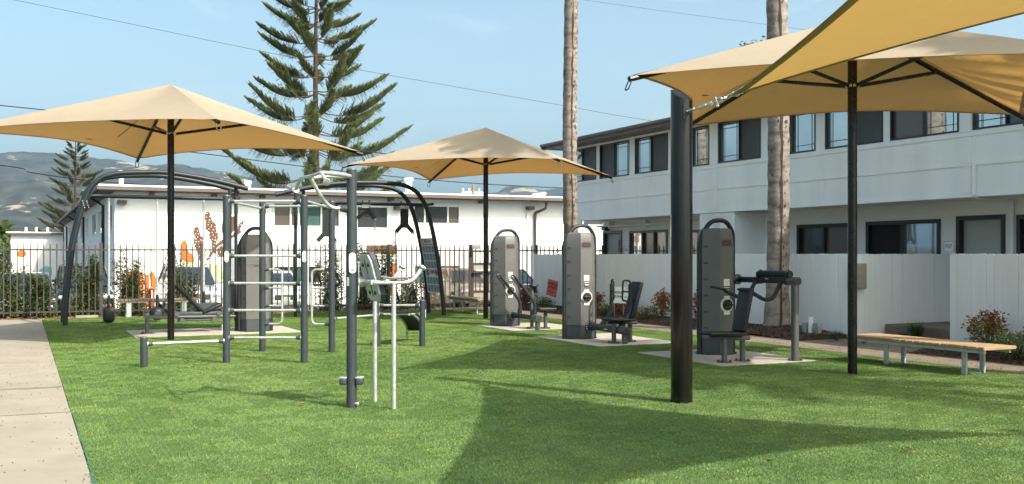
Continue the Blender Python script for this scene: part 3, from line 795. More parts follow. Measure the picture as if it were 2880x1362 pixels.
# painted mural: flat shapes on the stucco
def paint(par, pts, m_, d, y=BY):
    mb = MB(); P = [oy(a, b, y) for a, b in pts]; c = sum(P, V((0, 0, 0))) / len(P)
    P = [V((q.x, y - d, q.z)) for q in P]; mb.add(P, [tuple(range(len(P)))]); return part(par, 'mural_shape', mb, m_, smooth=False)
def c3(L): return [(480 + a / 5.535, 560 + b / 5.535) for a, b in L]
sh1 = spline([V((a, b, 0)) for a, b in [(535, 240), (570, 203), (612, 225), (630, 300), (655, 350), (705, 395), (708, 480), (748, 575), (715, 660), (705, 740), (690, 850), (640, 800), (640, 670), (592, 590), (602, 520), (545, 465), (538, 420), (548, 370), (532, 320)]] + [V((535, 240, 0))], 4)
sh2 = spline([V((a, b, 0)) for a, b in [(352, 470), (392, 426), (432, 445), (450, 510), (475, 575), (512, 620), (540, 740), (542, 900), (500, 970), (455, 960), (430, 880), (400, 790), (356, 680), (372, 590), (354, 520)]] + [V((352, 470, 0))], 4)
sh3 = spline([V((a, b, 0)) for a, b in [(805, 360), (840, 290), (1020, 270), (1035, 330), (1030, 380), (1000, 470), (940, 560), (935, 680), (800, 520)]] + [V((805, 360, 0))], 4)
sh4 = spline([V((a, b, 0)) for a, b in [(1145, 345), (1110, 342), (1075, 375), (1040, 440), (960, 560), (820, 620), (700, 720), (560, 930), (545, 960), (600, 940), (720, 760), (860, 670), (1040, 560), (1100, 520), (1080, 470), (1120, 410)]] + [V((1145, 345, 0))], 3)
sh5 = spline([V((a, b, 0)) for a, b in [(165, 680), (205, 640), (245, 670), (265, 800), (330, 860), (365, 920), (340, 990), (180, 950), (155, 850)]] + [V((165, 680, 0))], 4)
hill = spline([V((a, b, 0)) for a, b in [(200, 960), (290, 900), (360, 960), (440, 1060), (530, 1010), (600, 1000), (660, 1040), (740, 1020), (790, 1080), (800, 1280), (180, 1290)]] + [V((200, 960, 0))], 4)
mural = paint(back, c3([(q.x, q.y) for q in hill]), 'mural_green', .004)
for k, (shp, m_) in enumerate(((sh4, 'mural_brown'), (sh3, 'mural_brown'), (sh1, 'mural_brown'), (sh2, 'mural_brown'), (sh5, 'mural_orange'))):
    paint(back, c3([(q.x, q.y) for q in shp]), m_, .006 + .002 * k)
paint(back, c3([(760, 735), (830, 735), (935, 700), (935, 900), (725, 900), (725, 760)]), 'mural_brown', .0165)
paint(back, [(1096, 690), (1114, 690), (1114, 716), (1096, 716)], 'mural_brown', .004); paint(back, [(1096, 717), (1114, 717), (1114, 722), (1096, 722)], 'paint_yellow', .004)
paint(back, [(1096, 729), (1114, 729), (1114, 737), (1096, 737)], 'mural_blue', .004); paint(back, [(1096, 740), (1114, 740), (1114, 830), (1096, 830)], 'mural_orange', .004)
paint(back, [(420, 770), (428, 764), (434, 770), (444, 800), (432, 818), (424, 800)], 'mural_orange', .004)
paint(back, [(1030, 690), (1090, 690), (1090, 716), (1030, 712)], 'mural_brown', .0045)
dots = [(568, 226), (608, 270), (559, 282), (545, 338), (602, 328), (596, 363), (656, 352), (583, 402), (637, 408), (693, 430), (630, 434), (542, 432), (592, 468), (665, 478), (601, 526), (646, 520), (706, 520), (660, 560), (731, 572), (609, 584), (693, 596), (648, 628), (692, 640), (683, 690), (672, 740), (392, 438), (368, 480), (418, 498), (388, 540), (432, 544), (376, 588), (420, 592), (468, 566), (391, 620), (470, 636), (397, 665), (436, 663), (486, 653), (358, 666), (382, 705), (440, 745), (410, 846), (444, 880), (490, 800), (500, 880), (1095, 362), (1098, 402), (1045, 450), (752, 665), (750, 760), (775, 825), (742, 880), (616, 858), (592, 908), (660, 790), (700, 778)]
mb = MB()
for a, b in dots:
    c = oy(480 + a / 5.535, 560 + b / 5.535, BY); r = .018 if (a * 7 + b) % 3 else .023; n = 8
    mb.add([V((c.x + r * cos(2 * pi * j / n), BY - .021, c.z + r * sin(2 * pi * j / n))) for j in range(n)], [tuple(range(n))])
part(mural, 'mural_dots', mb, 'mural_white', smooth=False)
# low white block at the end of the side lane
low = thing('apartment_building', 'low white building at the end of the lane beside the long block', 'building', (1, 97, -.6))
mb = MB(); mb.box((-.8, 95.5, -.62), (3.2, 108, 3.3)); part(low, 'wall', mb, 'wall_white', smooth=False)
mb = MB(); mb.box((-1.1, 95.1, 3.3), (3.2, 108.4, 3.42)); r2 = part(low, 'roof', mb, 'eave_brown', smooth=False)
mb = MB(); mb.box((-1.15, 95.05, 3.423), (3.2, 108.45, 3.52)); part(r2, 'roof_edge', mb, 'fascia_white', smooth=False)
for px in (73, 102, 134): 
    p = oy(px, 650, 97); mb = MB(); mb.tube([(p.x, 97, 3.5), (p.x, 97, 3.95)], .1, 8); part(r2, 'vent', mb, 'fascia_white')
q = oy(60, 717, 95.5)
mb = MB(); cc = oy(61, 714, 95.48); mb.add([V((cc.x + .36 * cos(a * pi / 6), 95.49, cc.z + .32 * sin(a * pi / 6))) for a in range(12)], [tuple(range(12))]); part(low, 'mural_shape', mb, 'mural_orange', smooth=False)
mb = MB(); mb.add([oy(*t, 95.49) for t in ((110, 760), (128, 748), (146, 752), (146, 775), (104, 778))], [(0, 1, 2, 3, 4)]); part(low, 'mural_shape', mb, 'mural_blue', smooth=False)
# ================================================================== FENCES
def board_mesh(w, h, t=.02, ear=.022):
    mb = MB(); P = [(0, 0), (w, 0), (w, h - ear), (w - ear, h), (ear, h), (0, h - ear)]
    mb.ring([[V((-w / 2 + a, 0, b)) for a, b in P], [V((-w / 2 + a, t, b)) for a, b in P]])
    me = mb.mesh('board', None, False); me.materials.append(M['fence_white']); return me
BM = board_mesh(.143, 1.6)
rnd = random.Random(21)
def board_fence(label, p0, p1, z0=0., top=1.6, back_=1):
    p0 = V((p0[0], p0[1], 0)); p1 = V((p1[0], p1[1], 0)); d = p1 - p0; L = d.length; u = d / L; n = max(1, round(L / .146)); step = L / n
    rz = atan2(u.y, u.x)
    root = thing('board_fence', label, 'fence', (p0 + p1) / 2, 0, 'white board fence sections')
    nv = V((-u.y, u.x, 0)) * back_
    for i in range(n):
        c = p0 + u * step * (i + .5) + nv * rnd.uniform(0, .006)
        piece(root, 'board', BM, (c.x, c.y, z0 + top - 1.6 + rnd.uniform(-.007, .004)), 0, (rnd.gauss(0, .0012), rnd.gauss(0, .003), rz + rnd.gauss(0, .006)))
    for z in (.3, 1.35):
        mb = MB(); a = p0 + nv * .034 + V((0, 0, z)); b = p1 + nv * .034 + V((0, 0, z)); mb.tube([a, b], .032, 4); part(root, 'rail', mb, 'fence_white', smooth=False)
    return root
# boards face the lawn (-x): direction -y so the local +y side lies towards +x
board_fence('long white dog-eared board fence behind the palms and machines', (14.4, 28.7), (14.4, 16.72), .02)
board_fence('short bright white fence panel left of the meter box', (14.37, 16.70), (14.37, 15.12), .02)
board_fence('white board fence turning back towards the flats beside the door step', (14.45, 15.1), (17.05, 15.1), .02)
board_fence('near white board fence behind the wooden slatted bench', (14.08, 12.48), (14.08, 5.0), .02)

FY = 28.8
def picket_mesh(h=1.86):
    mb = MB(); s = .015
    mb.box((-s, -s, 0), (s, s, h - .09))
    prof = [(.0115, h - .09), (.018, h - .085), (.010, h - .072), (.021, h - .045), (.002, h)]
    mb.ring([[V((r * 1.25 * cos(j * pi / 2 + pi / 4), r * 1.25 * sin(j * pi / 2 + pi / 4), z)) for j in range(4)] for r, z in prof])
    me = mb.mesh('picket', None, False); me.materials.append(M['iron_brown']); return me
PK = picket_mesh()
def xpx(px): return oy(px, 700, FY).x
def iron_run(label, xa, xb, posts, grp='brown iron fence runs'):
    root = thing('iron_fence', label, 'fence', ((xa + xb) / 2, FY, 0), 0, grp)
    n = round((xb - xa) / .152)
    for i in range(n + 1):
        x = xa + (xb - xa) * i / n
        if any(abs(x - p) < .055 for p in posts): continue
        piece(root, 'picket', PK, (x, FY, .05), rnd.uniform(-.05, .05))
    for z in (1.73, .14):
        mb = MB(); mb.box((xa - .03, FY - .02, z - .02), (xb + .03, FY + .02, z + .022)); part(root, 'rail', mb, 'iron_brown', smooth=False)
    for p in posts:
        mb = MB(); mb.box((p - .038, FY - .038, -.05), (p + .038, FY + .038, 1.88)); mb.rbox((p, FY, 1.895), (.095, .095, .03), .008, seg=1); part(root, 'post', mb, 'iron_brown', smooth=False)
    return root
gx0, gx1 = xpx(1322), xpx(1322) + 1.2
iron_run('brown iron picket fence with spear tips in front of the parked cars', -3.6, gx0 - .05, [-2.0, xpx(284), xpx(567), xpx(828), xpx(1093), gx0])
iron_run('brown iron picket fence right of the mesh gate running behind the white fence', gx1 + .12, WX - .1, [gx1 + .08, 14.55, WX - .14])
def mesh_mat():
    m, n, l = _new('expanded_mesh'); p = n['Principled BSDF']; out = n['Material Output']
    p.inputs['Base Color'].default_value = (.17, .125, .09, 1); p.inputs['Roughness'].default_value = .5; p.inputs['Metallic'].default_value = .3
    g = n.new('ShaderNodeNewGeometry'); mpn = n.new('ShaderNodeMapping'); mpn.inputs['Rotation'].default_value = (0, radians(45), 0)
    ck = n.new('ShaderNodeTexChecker'); ck.inputs['Scale'].default_value = 70; l.new(g.outputs['Position'], mpn.inputs['Vector']); l.new(mpn.outputs[0], ck.inputs['Vector'])
    tr = n.new('ShaderNodeBsdfTransparent'); mi = n.new('ShaderNodeMixShader'); mr_ = n.new('ShaderNodeMapRange'); mr_.inputs[3].default_value = .15; mr_.inputs[4].default_value = .75
    l.new(ck.outputs['Fac'], mr_.inputs[0]); l.new(mr_.outputs[0], mi.inputs[0]); l.new(tr.outputs[0], mi.inputs[1]); l.new(p.outputs[0], mi.inputs[2]); l.new(mi.outputs[0], out.inputs['Surface'])
mesh_mat()
gate = thing('gate', 'brown metal gate with push bar and mesh infill in the iron fence', 'gate', (gx0 + .6, FY, 0))
mb = MB()
for a, b, c, d in ((gx0 + .05, gx0 + .11, .1, 1.74), (gx1 - .06, gx1, .1, 1.74), (gx0 + .11, gx1 - .06, 1.68, 1.74), (gx0 + .11, gx1 - .06, .1, .17), (gx0 + .11, gx1 - .06, 1.28, 1.36), (gx0 + .11, gx1 - .06, .44, .50)): mb.box((a, FY - .025, c), (b, FY + .025, d))
gf = part(gate, 'gate_frame', mb, 'iron_brown', smooth=False)
for i in range(1, 8): piece(gate, 'picket', PK, (gx0 + .05 + i * .143, FY + .012, .05))
mb = MB(); mb.box((gx0 + .11, FY - .031, .17), (gx1 - .06, FY - .027, .44)); part(gate, 'kick_plate', mb, 'box_tan', smooth=False)
mb = MB(); mb.box((gx0 + .11, FY - .033, 1.05), (gx1 - .06, FY - .028, 1.28)); part(gate, 'lock_plate', mb, 'box_tan', smooth=False)
mb = MB(); mb.quad((gx0 + .11, FY - .03, .5), (gx1 - .06, FY - .03, .5), (gx1 - .06, FY - .03, 1.05), (gx0 + .11, FY - .03, 1.05)); part(gate, 'mesh_infill', mb, 'expanded_mesh', smooth=False)
mb = MB(); mb.rbox((gx0 + .6, FY - .09, 1.12), (.95, .07, .07), .015); pb = part(gate, 'push_bar', mb, 'galv_post')
mb = MB(); mb.rbox((gx0 + .2, FY - .07, 1.04), (.3, .1, .06), .01); part(pb, 'bar_end', mb, 'plastic_black')
mb = MB(); mb.rbox((gx0 + .17, FY - .07, 1.85), (.3, .09, .14), .02); part(gate, 'door_closer', mb, 'pipe_grey')
mb = MB(); mb.tube([(gx0 + .06, FY - .06, 1.9), (gx0 + .02, FY - .09, 1.6)], .03, 8); part(gate, 'closer_arm', mb, 'iron_dark')
mp_ = thing('mesh_panel', 'brown expanded mesh sheet fixed to the fence left of the gate post', 'mesh panel', (gx0 - .7, FY, .1))
mb = MB(); mb.quad((gx0 - 1.35, FY - .03, .17), (gx0 - .06, FY - .03, .17), (gx0 - .06, FY - .03, 1.70), (gx0 - 1.35, FY - .03, 1.70)); part(mp_, 'sheet', mb, 'expanded_mesh', smooth=False)
mb = MB(); mb.box((gx0 - 1.37, FY - .036, .14), (gx0 - .05, FY - .024, .17)); mb.box((gx0 - 1.37, FY - .036, .173), (gx0 - 1.35, FY - .024, 1.70)); part(mp_, 'edge_strip', mb, 'iron_brown', smooth=False)

# ================================================================== UMBRELLAS
mat('seam_tape', (.13, .09, .045), .9, 0, .1, 9)
def umbrella(label, c, r, ang, zc=3.7, za=4.78, tag_px=True):
    root = thing('shade_umbrella', label, 'umbrella', (c[0], c[1], 0), 0, 'square shade umbrellas')
    c0 = V((c[0], c[1], 0)); K = [c0 + V((r * cos(ang + k * pi / 2), r * sin(ang + k * pi / 2), zc)) for k in range(4)]; ap = c0 + V((0, 0, za))
    n = 22; m = 16
    mb = MB(); hem = MB(); idx = {}
    def P(k, s, t):
        A, B = K[k % 4], K[(k + 1) % 4]; q = 4 * t * (1 - t)
        e = A.lerp(B, t); inn = V((c0.x - e.x, c0.y - e.y, 0)).normalized()
        e = e + inn * (.30 * q) + V((0, 0, .11 * q))
        p = ap.lerp(e, s)
        p.z -= .10 * sin(pi * s) * q            # cloth dips a little between the ribs
        p.z += .006 * noise.noise(V((p.x * 1.1, p.y * 1.1, c[0]))) * s
        if s > .9:
            w = min(t, 1 - t); p.z += .012 * sin(t * 70) * max(0, 1 - w * 9) * (s - .9) * 10
        return p
    for k in range(4):
        base = len(mb.v)
        for i in range(m + 1):
            for j in range(n + 1): mb.v.append(tuple(P(k, i / m, j / n)))
        for i in range(m):
            for j in range(n):
                a = base + i * (n + 1) + j; mb.f.append((a, a + 1, a + n + 2, a + n + 1))
        for j in range(n):
            a, b = P(k, 1, j / n), P(k, 1, (j + 1) / n); a2, b2 = P(k, .974, j / n) - V((0, 0, .018)), P(k, .974, (j + 1) / n) - V((0, 0, .018))
            hem.quad(a - V((0, 0, .004)), b - V((0, 0, .004)), b2, a2)
    cn = part(root, 'canopy', mb, 'shade_cloth', ang=1.2)
    part(cn, 'hem', hem, 'shade_cloth', ang=1.2)
    mbs = MB()                                   # seam across one panel, sewn tape
    for s in (.62,):
        pts = [P(1, s * .6 + .4 * j / n, .25 + .0 * j) - V((0, 0, .004)) for j in range(n + 1)]
        for a, b in zip(pts, pts[1:]): mbs.quad(a, b, b + V((.018, .018, 0)), a + V((.018, .018, 0)))
    part(cn, 'seam', mbs, 'seam_tape')
    mb = MB(); q = P(1, .88, .42); mb.slab([q + V((-.05, -.025, -.02)), q + V((.05, -.025, -.02)), q + V((.05, .025, -.03)), q + V((-.05, .025, -.03))], (0, 0, -.002)); part(cn, 'label_patch', mb, 'print_grey')
    mb = MB(); mb.tube([c0 + V((0, 0, -.05)), c0 + V((0, 0, za - .12))], .062, 18); part(root, 'pole', mb, 'gloss_black')
    for k in range(4):
        d = (K[k] - c0); d.z = 0; d.normalize()
        mb = MB(); a = ap - V((0, 0, .13)) + d * .05; b = K[k] + V((0, 0, -.05)) + d * .06; mb.tube([a, b], .034, 8); rib = part(root, 'rib', mb, 'gloss_black')
        mb = MB(); e = K[k] + d * .05 + V((0, 0, -.07)); s_ = V((-d.y, d.x, 0)) * .035
        mb.tube(bend([e + s_, e + s_ + d * .05 - V((0, 0, .11)), e - s_ + d * .05 - V((0, 0, .11)), e - s_], .03, 3), .008, 6); part(rib, 'corner_loop', mb, 'plastic_black')
        mb = MB(); t = .46; j = a.lerp(b, t); hub = c0 + d * .07 + V((0, 0, 3.86)); mb.tube([hub, j], .027, 8); st = part(root, 'strut', mb, 'gloss_black')
        mb = MB(); w = V((-d.y, d.x, 0)); mb.tube([hub - w * .04, hub + w * .04], .022, 8); part(st, 'bolt', mb, 'chrome')
    return root
umbrella('sand coloured square umbrella on the left above the hanging weights frame', (2.52, 20.12), 3.72, radians(3.5))
umbrella('sand coloured square umbrella in the middle behind the farthest grey machine', (10.48, 23.55), 3.65, radians(1.5))
umbrella('sand coloured square umbrella on the right, partly behind the big sail', (10.04, 10.5), 3.58, radians(3.5))

# ================================================================== BIG SAIL AND ITS POSTS
def sail_post(label, base, h, r=.127, slant=None):
    b = V(base); root = thing('sail_post', label, 'post', b, 0, 'sail posts')
    n = 32; s = slant if slant else V((0, 0, 0)); mb = MB()
    rings = []
    for z in (-.05, 0, h * .5, None):
        ring = []
        for j in range(n):
            q = V((r * cos(2 * pi * j / n), r * sin(2 * pi * j / n), 0)); zz = z if z is not None else h + q.dot(s)
            ring.append(b + V((q.x, q.y, zz)))
        rings.append(ring)
    mb.ring(rings); part(root, 'post', mb, 'post_chrome', ang=.5); return root
def post_chrome():
    m, n, l = _new('post_chrome'); p = n['Principled BSDF']
    c, fac, src = noise_col(n, l, (.004, .0036, .0034), .3, 2.5, 6, (.012, .0105, .010), (9, 9, .2))
    l.new(c, p.inputs['Base Color']); p.inputs['Metallic'].default_value = .0; p.inputs['Specular IOR Level'].default_value = .40
    p.inputs['Coat Weight'].default_value = .0; p.inputs['Coat Roughness'].default_value = .03
    bt_ = n.new('ShaderNodeTexNoise'); bt_.inputs['Scale'].default_value = 5; bt_.inputs['Detail'].default_value = 4; l.new(src, bt_.inputs['Vector'])
    bb_ = n.new('ShaderNodeBump'); bb_.inputs['Strength'].default_value = .14; bb_.inputs['Distance'].default_value = .01; l.new(bt_.outputs['Fac'], bb_.inputs['Height']); l.new(bb_.outputs['Normal'], p.inputs['Normal'])
    mr_ = n.new('ShaderNodeMapRange'); mr_.inputs[1].default_value = .3; mr_.inputs[2].default_value = .7; mr_.inputs[3].default_value = .05; mr_.inputs[4].default_value = .14
    l.new(fac, mr_.inputs[0]); l.new(mr_.outputs[0], p.inputs['Roughness'])
post_chrome()
PB = gp(1917, 1133)
right = V((CT, -ST, 0))
sp = sail_post('stout glossy black sail post with slanted top in the foreground', PB, 3.33, .118, right * -.38 + V((ST, CT, 0)) * .46)
C1 = cs(2.25, 10.6, 3.23)
C2 = cs(8.06, 6.49, 4.07)
C3 = cs(2.3, 2.58, 3.86)
# eye plate on the post
att = dep(1938, 312, (PB - V((0, 0, 0))).length * 0 + 10.98)
mb = MB(); mb.slab([att + V((0, 0, -.09)) - right * .06, att + V((0, 0, .09)) - right * .06, att + right * .015 + V((0, 0, .03)), att + right * .015 + V((0, 0, -.03))], V((0, 0, 0)) + V((ST, CT, 0)) * .014); part(sp, 'eye_plate', mb, 'plastic_black')
sail = thing('shade_sail', 'large sand coloured shade sail stretched overhead at the top right', 'shade sail', C1)
def sail_geo():
    n = 40; mb = MB(); ids = {}
    def edge(A, B, t, O, amt):
        e = A.lerp(B, t); d = (O - e); return e + d.normalized() * amt * 4 * t * (1 - t)
    G = (C1 + C2 + C3) / 3
    # barycentric grid, edges pulled inwards
    for i in range(n + 1):
        for j in range(n + 1 - i):
            a = 1 - (i + j) / n; b = i / n; c = j / n
            p = C1 * a + C2 * b + C3 * c
            q12, q13, q23 = 4 * a * b, 4 * a * c, 4 * b * c
            p = p + (C3 - (C1 + C2) / 2).normalized() * .72 * q12 * (1 - c) ** 2 + (C2 - (C1 + C3) / 2).normalized() * .24 * q13 * (1 - b) ** 2 + (C1 - (C2 + C3) / 2).normalized() * 1.07 * q23 * (1 - a) ** 2
            p.z += .22 * (a * b + b * c + a * c) * 0 - .25 * 27 * a * b * c / 3 * .4
            ids[(i, j)] = len(mb.v); mb.v.append(tuple(p))
    for i in range(n):
        for j in range(n - i):
            mb.f.append((ids[(i, j)], ids[(i + 1, j)], ids[(i, j + 1)]))
            if i + j < n - 1: mb.f.append((ids[(i + 1, j)], ids[(i + 1, j + 1)], ids[(i, j + 1)]))
    E12 = [V(mb.v[ids[(i, 0)]]) for i in range(n + 1)]; E13 = [V(mb.v[ids[(0, j)]]) for j in range(n + 1)]; E23 = [V(mb.v[ids[(n - j, j)]]) for j in range(n + 1)]
    I12 = [V(mb.v[ids[(i, 1)]]) for i in range(n)]; I13 = [V(mb.v[ids[(1, j)]]) for j in range(n)]
    return mb, E12, E13, E23, I12, I13
smb, E12, E13, E23, I12, I13 = sail_geo()
sc = part(sail, 'cloth', smb, 'sail_cloth', ang=1.2)
def hem_strip(E, toward, w):
    hb = MB(); m_ = len(E)
    def off(i):
        a = E[max(0, i - 1)]; b = E[min(m_ - 1, i + 1)]; t = (b - a).normalized(); d = toward - E[i]; d = d - t * d.dot(t); return E[i] + d.normalized() * w
    for i in range(m_ - 1):
        dn = V((0, 0, -.006)); hb.quad(E[i] + dn, E[i + 1] + dn, off(i + 1) + dn, off(i) + dn)
        up = V((0, 0, .006)); hb.quad(E[i] + up, E[i + 1] + up, off(i + 1) + up, off(i) + up)
    return hb
part(sc, 'hem', hem_strip(E13, C2, .075), 'hem_cloth'); part(sc, 'hem', hem_strip(E12, C3, .05), 'hem_cloth'); part(sc, 'hem', hem_strip(E23, C1, .05), 'hem_cloth')
for E in (E12, E13, E23):
    mb = MB(); mb.tube(E, .007, 6); part(sc, 'edge_cable', mb, 'sail_cloth')
# hardware from the post to the sail corner
hw = thing('sail_rigging', 'galvanised shackles and turnbuckle tying the sail to the post', 'rigging', att)
ringp = C1 + (att - C1).normalized() * .02
dvec = (ringp - att); Lh = dvec.length; du = dvec / Lh; side = V((ST, CT, 0)); side = (side - du * side.dot(du)).normalized(); upv = du.cross(side).normalized()
def shackle(c, d, w, L, s, r=.0085):
    mb = MB(); mb.tube(bend([c - s * w, c - s * w + d * L, c + s * w + d * L, c + s * w], L * .45, 6), r, 8); return mb
p = att
part(hw, 'shackle', shackle(p, du, .02, .075, side), 'chrome')
mb = MB(); mb.tube([p - side * .04, p + side * .045], .010, 8); mb.ball(p + side * .045, .018); part(hw, 'shackle_pin', mb, 'chrome')
p1 = att + du * .06; p2 = att + du * (Lh - .16)
tb = MB(); a1 = p1 + du * .08; a2 = p2 - du * .08
tb.tube([a1 + upv * .016, a2 + upv * .016], .007, 6); tb.tube([a1 - upv * .016, a2 - upv * .016], .007, 6); tb.tube([a1 - du * .02, a1 + du * .025], .019, 8); tb.tube([a2 - du * .025, a2 + du * .02], .019, 8)
part(hw, 'turnbuckle', tb, 'chrome')
for a, b in ((p1, a1 + du * .06), (a2 - du * .06, p2)):
    mb = MB(); mb.tube([a, b], .0095, 8); mb.ball(a, .02); part(hw, 'threaded_rod', mb, 'chrome')
part(hw, 'shackle', shackle(p2, du, .022, .07, upv), 'chrome')
mb = MB(); mb.tube([p2 - upv * .05, p2 + upv * .045], .010, 8); mb.ball(p2 - upv * .05, .018); part(hw, 'shackle_pin', mb, 'chrome')
p3 = p2 + du * .075
mb = MB(); mb.rbox(p3 + du * .03, (.05, .05, .03), .01); mb.tube([p3 - side * .05, p3 + side * .05], .011, 8); part(hw, 'corner_ring', mb, 'chrome')
for E in (E13, E12):
    mb = MB(); q = E[2]; mb.tube([p3 + du * .02, p3.lerp(q, .35), q], [.012, .008, .007], 8); w_ = part(hw, 'cable_end', mb, 'chrome')
    mb = MB(); mb.tube([p3.lerp(q, .3), p3.lerp(q, .52)], .011, 8); part(w_, 'cable_clamp', mb, 'chrome')
sail_post('tall sail post out to the right holding the high corner of the sail', V((C2.x, C2.y, 0)) + (C2 - C1).normalized().to_2d().to_3d() * .35, 4.7)
sail_post('sail post behind the viewer holding the near corner of the sail', V((C3.x, C3.y, 0)) + (C3 - C1).normalized().to_2d().to_3d() * .35, 3.5)

# ================================================================== TRAINING FRAMES
def tubep(par, name, pts, r, m, n=10, rr=.0, lbl=None):
    mb = MB(); mb.tube(bend(pts, rr) if rr else pts, r, n); return part(par, name, mb, m, lbl)
def post(par, p, h, r=.0525, m='post_slate', cap=True):
    mb = MB(); p = V(p); mb.tube([p - V((0, 0, .05)), p + V((0, 0, h - .012))], r, 20); o = part(par, 'post', mb, m)
    if cap:
        mb = MB(); mb.lathe([(r * 1.02, h - .014), (r * 1.02, h - .004), (r * .9, h + .006), (r * .5, h + .010), (.002, h + .011)], p, 20); part(o, 'cap', mb, 'tube_grey')
    return o
def rung(par, A, B, r=.0195, pr=.0525, mt='galvanised'):
    A, B = V(A), V(B); d = (B - A).normalized(); a = A + d * pr; b = B - d * pr
    mb = MB(); mb.tube([a + d * .05, b - d * .05], r, 10); o = part(par, 'rung', mb, mt)
    for p, s in ((a, 1), (b, -1)):
        mb = MB(); mb.tube([p - d * s * .006, p + d * s * .028, p + d * s * .05, p + d * s * .066], [.040, .037, .030, .024], 10); part(o, 'clamp', mb, 'plastic_base')
        mb = MB(); mb.tube([p - d * s * .012, p - d * s * .002], .043, 10); part(o, 'clamp_collar', mb, 'galvanised')
    return o
def sticker(par, p, z, tow, w=.055, h=.165, r=.0525):
    """white instruction capsule on a post, turned to the viewer"""
    tow = V((tow.x, tow.y, 0)).normalized(); s = V((-tow.y, tow.x, 0)); c = V((p.x, p.y, z)) + tow * (r + .004)
    P = []
    for k in range(16):
        a = 2 * pi * k / 16; P.append(c + s * (w / 2 * cos(a)) + V((0, 0, (h / 2 - w / 2) * (1 if sin(a) > 0 else -1) + w / 2 * sin(a))))
    mb = MB(); mb.slab(P, tow * .006); o = part(par, 'instruction_plate', mb, 'white_plastic', smooth=False)
    f = c + tow * .0075
    mb = MB(); put_text(mb, 'KOMPAN', f + V((0, 0, h * .33)), s, (0, 0, 1), w * .2, .01); part(o, 'lettering', mb, 'logo_red', smooth=False)
    mb = MB()
    for k, (dx, dz, ww, hh) in enumerate(((-.012, .012, .006, .035), (.011, .010, .006, .033), (-.012, .035, .008, .009), (.011, .033, .008, .009), (-.008, -.01, .012, .005), (.014, -.01, .010, .005))):
        q = f + s * dx + V((0, 0, dz)); mb.quad(q - s * ww / 2 - V((0, 0, hh / 2)), q + s * ww / 2 - V((0, 0, hh / 2)), q + s * ww / 2 + V((0, 0, hh / 2)), q - s * ww / 2 + V((0, 0, hh / 2)))
    part(o, 'diagram', mb, 'print_grey', smooth=False)
    mb = MB(); q = f - V((0, 0, h * .34)); mb.quad(q - s * .017 - V((0, 0, .017)), q + s * .017 - V((0, 0, .017)), q + s * .017 + V((0, 0, .017)), q - s * .017 + V((0, 0, .017))); part(o, 'small_print', mb, 'print_grey', smooth=False)

fr = thing('climbing_frame', 'slate posts joined by galvanised rungs and grab handles on the left lawn', 'exercise frame', gp(740, 1000))
P1, P2, P3, P4, P5, P6, P7 = [gp(*q) for q in ((405, 1034), (637, 1022), (855.5, 1022), (738, 990), (933, 992), (1061, 975), (1187.5, 976))]
H = lambda p, py: CH + (HY - py) / FPX * (p.x * ST + p.y * CT)
post(fr, P1, H(P1, 948)); 
for p in (P2, P3): post(fr, p, H(P2, 550))
for p in (P4, P5): post(fr, p, H(P4, 568))
for p in (P6, P7): post(fr, p, H(P6, 844))
up = lambda p, z: V((p.x, p.y, z))
for py in (566, 720, 797, 873, 950): rung(fr, up(P2, H(P2, py)), up(P3, H(P2, py)))
rung(fr, up(P1, .335), up(P2, .335)); rung(fr, up(P4, 2.40), up(P5, 2.40)); rung(fr, up(P3, 2.40), up(P5, 2.36), .0195); rung(fr, up(P2, 2.40), up(P4, 2.36)); 
rung(fr, up(P5, H(P5, 897)), up(P6, H(P6, 886))); rung(fr, up(P6, H(P6, 859)), up(P7, H(P7, 859))); rung(fr, up(P6, H(P6, 884)), up(P7, H(P7, 884)))
def grab(par, p, d, zs, ext):
    mb = MB(); a = p + d * .05
    mb.tube(bend([up(a, zs[0]), up(p + d * ext, zs[0]), up(p + d * ext, zs[-1]), up(a, zs[-1])], .09, 6), .0175, 10)
    for z in zs[1:-1]: mb.tube([up(a, z), up(p + d * ext, z)], .0165, 10)
    o = part(par, 'grab_handle', mb, 'galvanised')
    for z in zs:
        mb = MB(); mb.tube([up(p + d * .045, z), up(p + d * .075, z), up(p + d * .115, z)], [.034, .03, .022], 10); part(o, 'clamp', mb, 'plastic_base')
d45 = (P5 - P4).normalized()
zs = [H(P4, q) for q in (758, 810, 860, 911)]
grab(fr, P4, d45, zs, .335); grab(fr, P5, -d45, zs, .335)
camdir = lambda p: V((-p.x, -p.y, 0)).normalized()
sticker(fr, P2, H(P2, 722), camdir(P2)); sticker(fr, P3, H(P3, 722), camdir(P3)); sticker(fr, P2, H(P2, 928), V((-CT, ST, 0)) + camdir(P2) * .2); sticker(fr, P7, H(P7, 884), right, .05, .15)
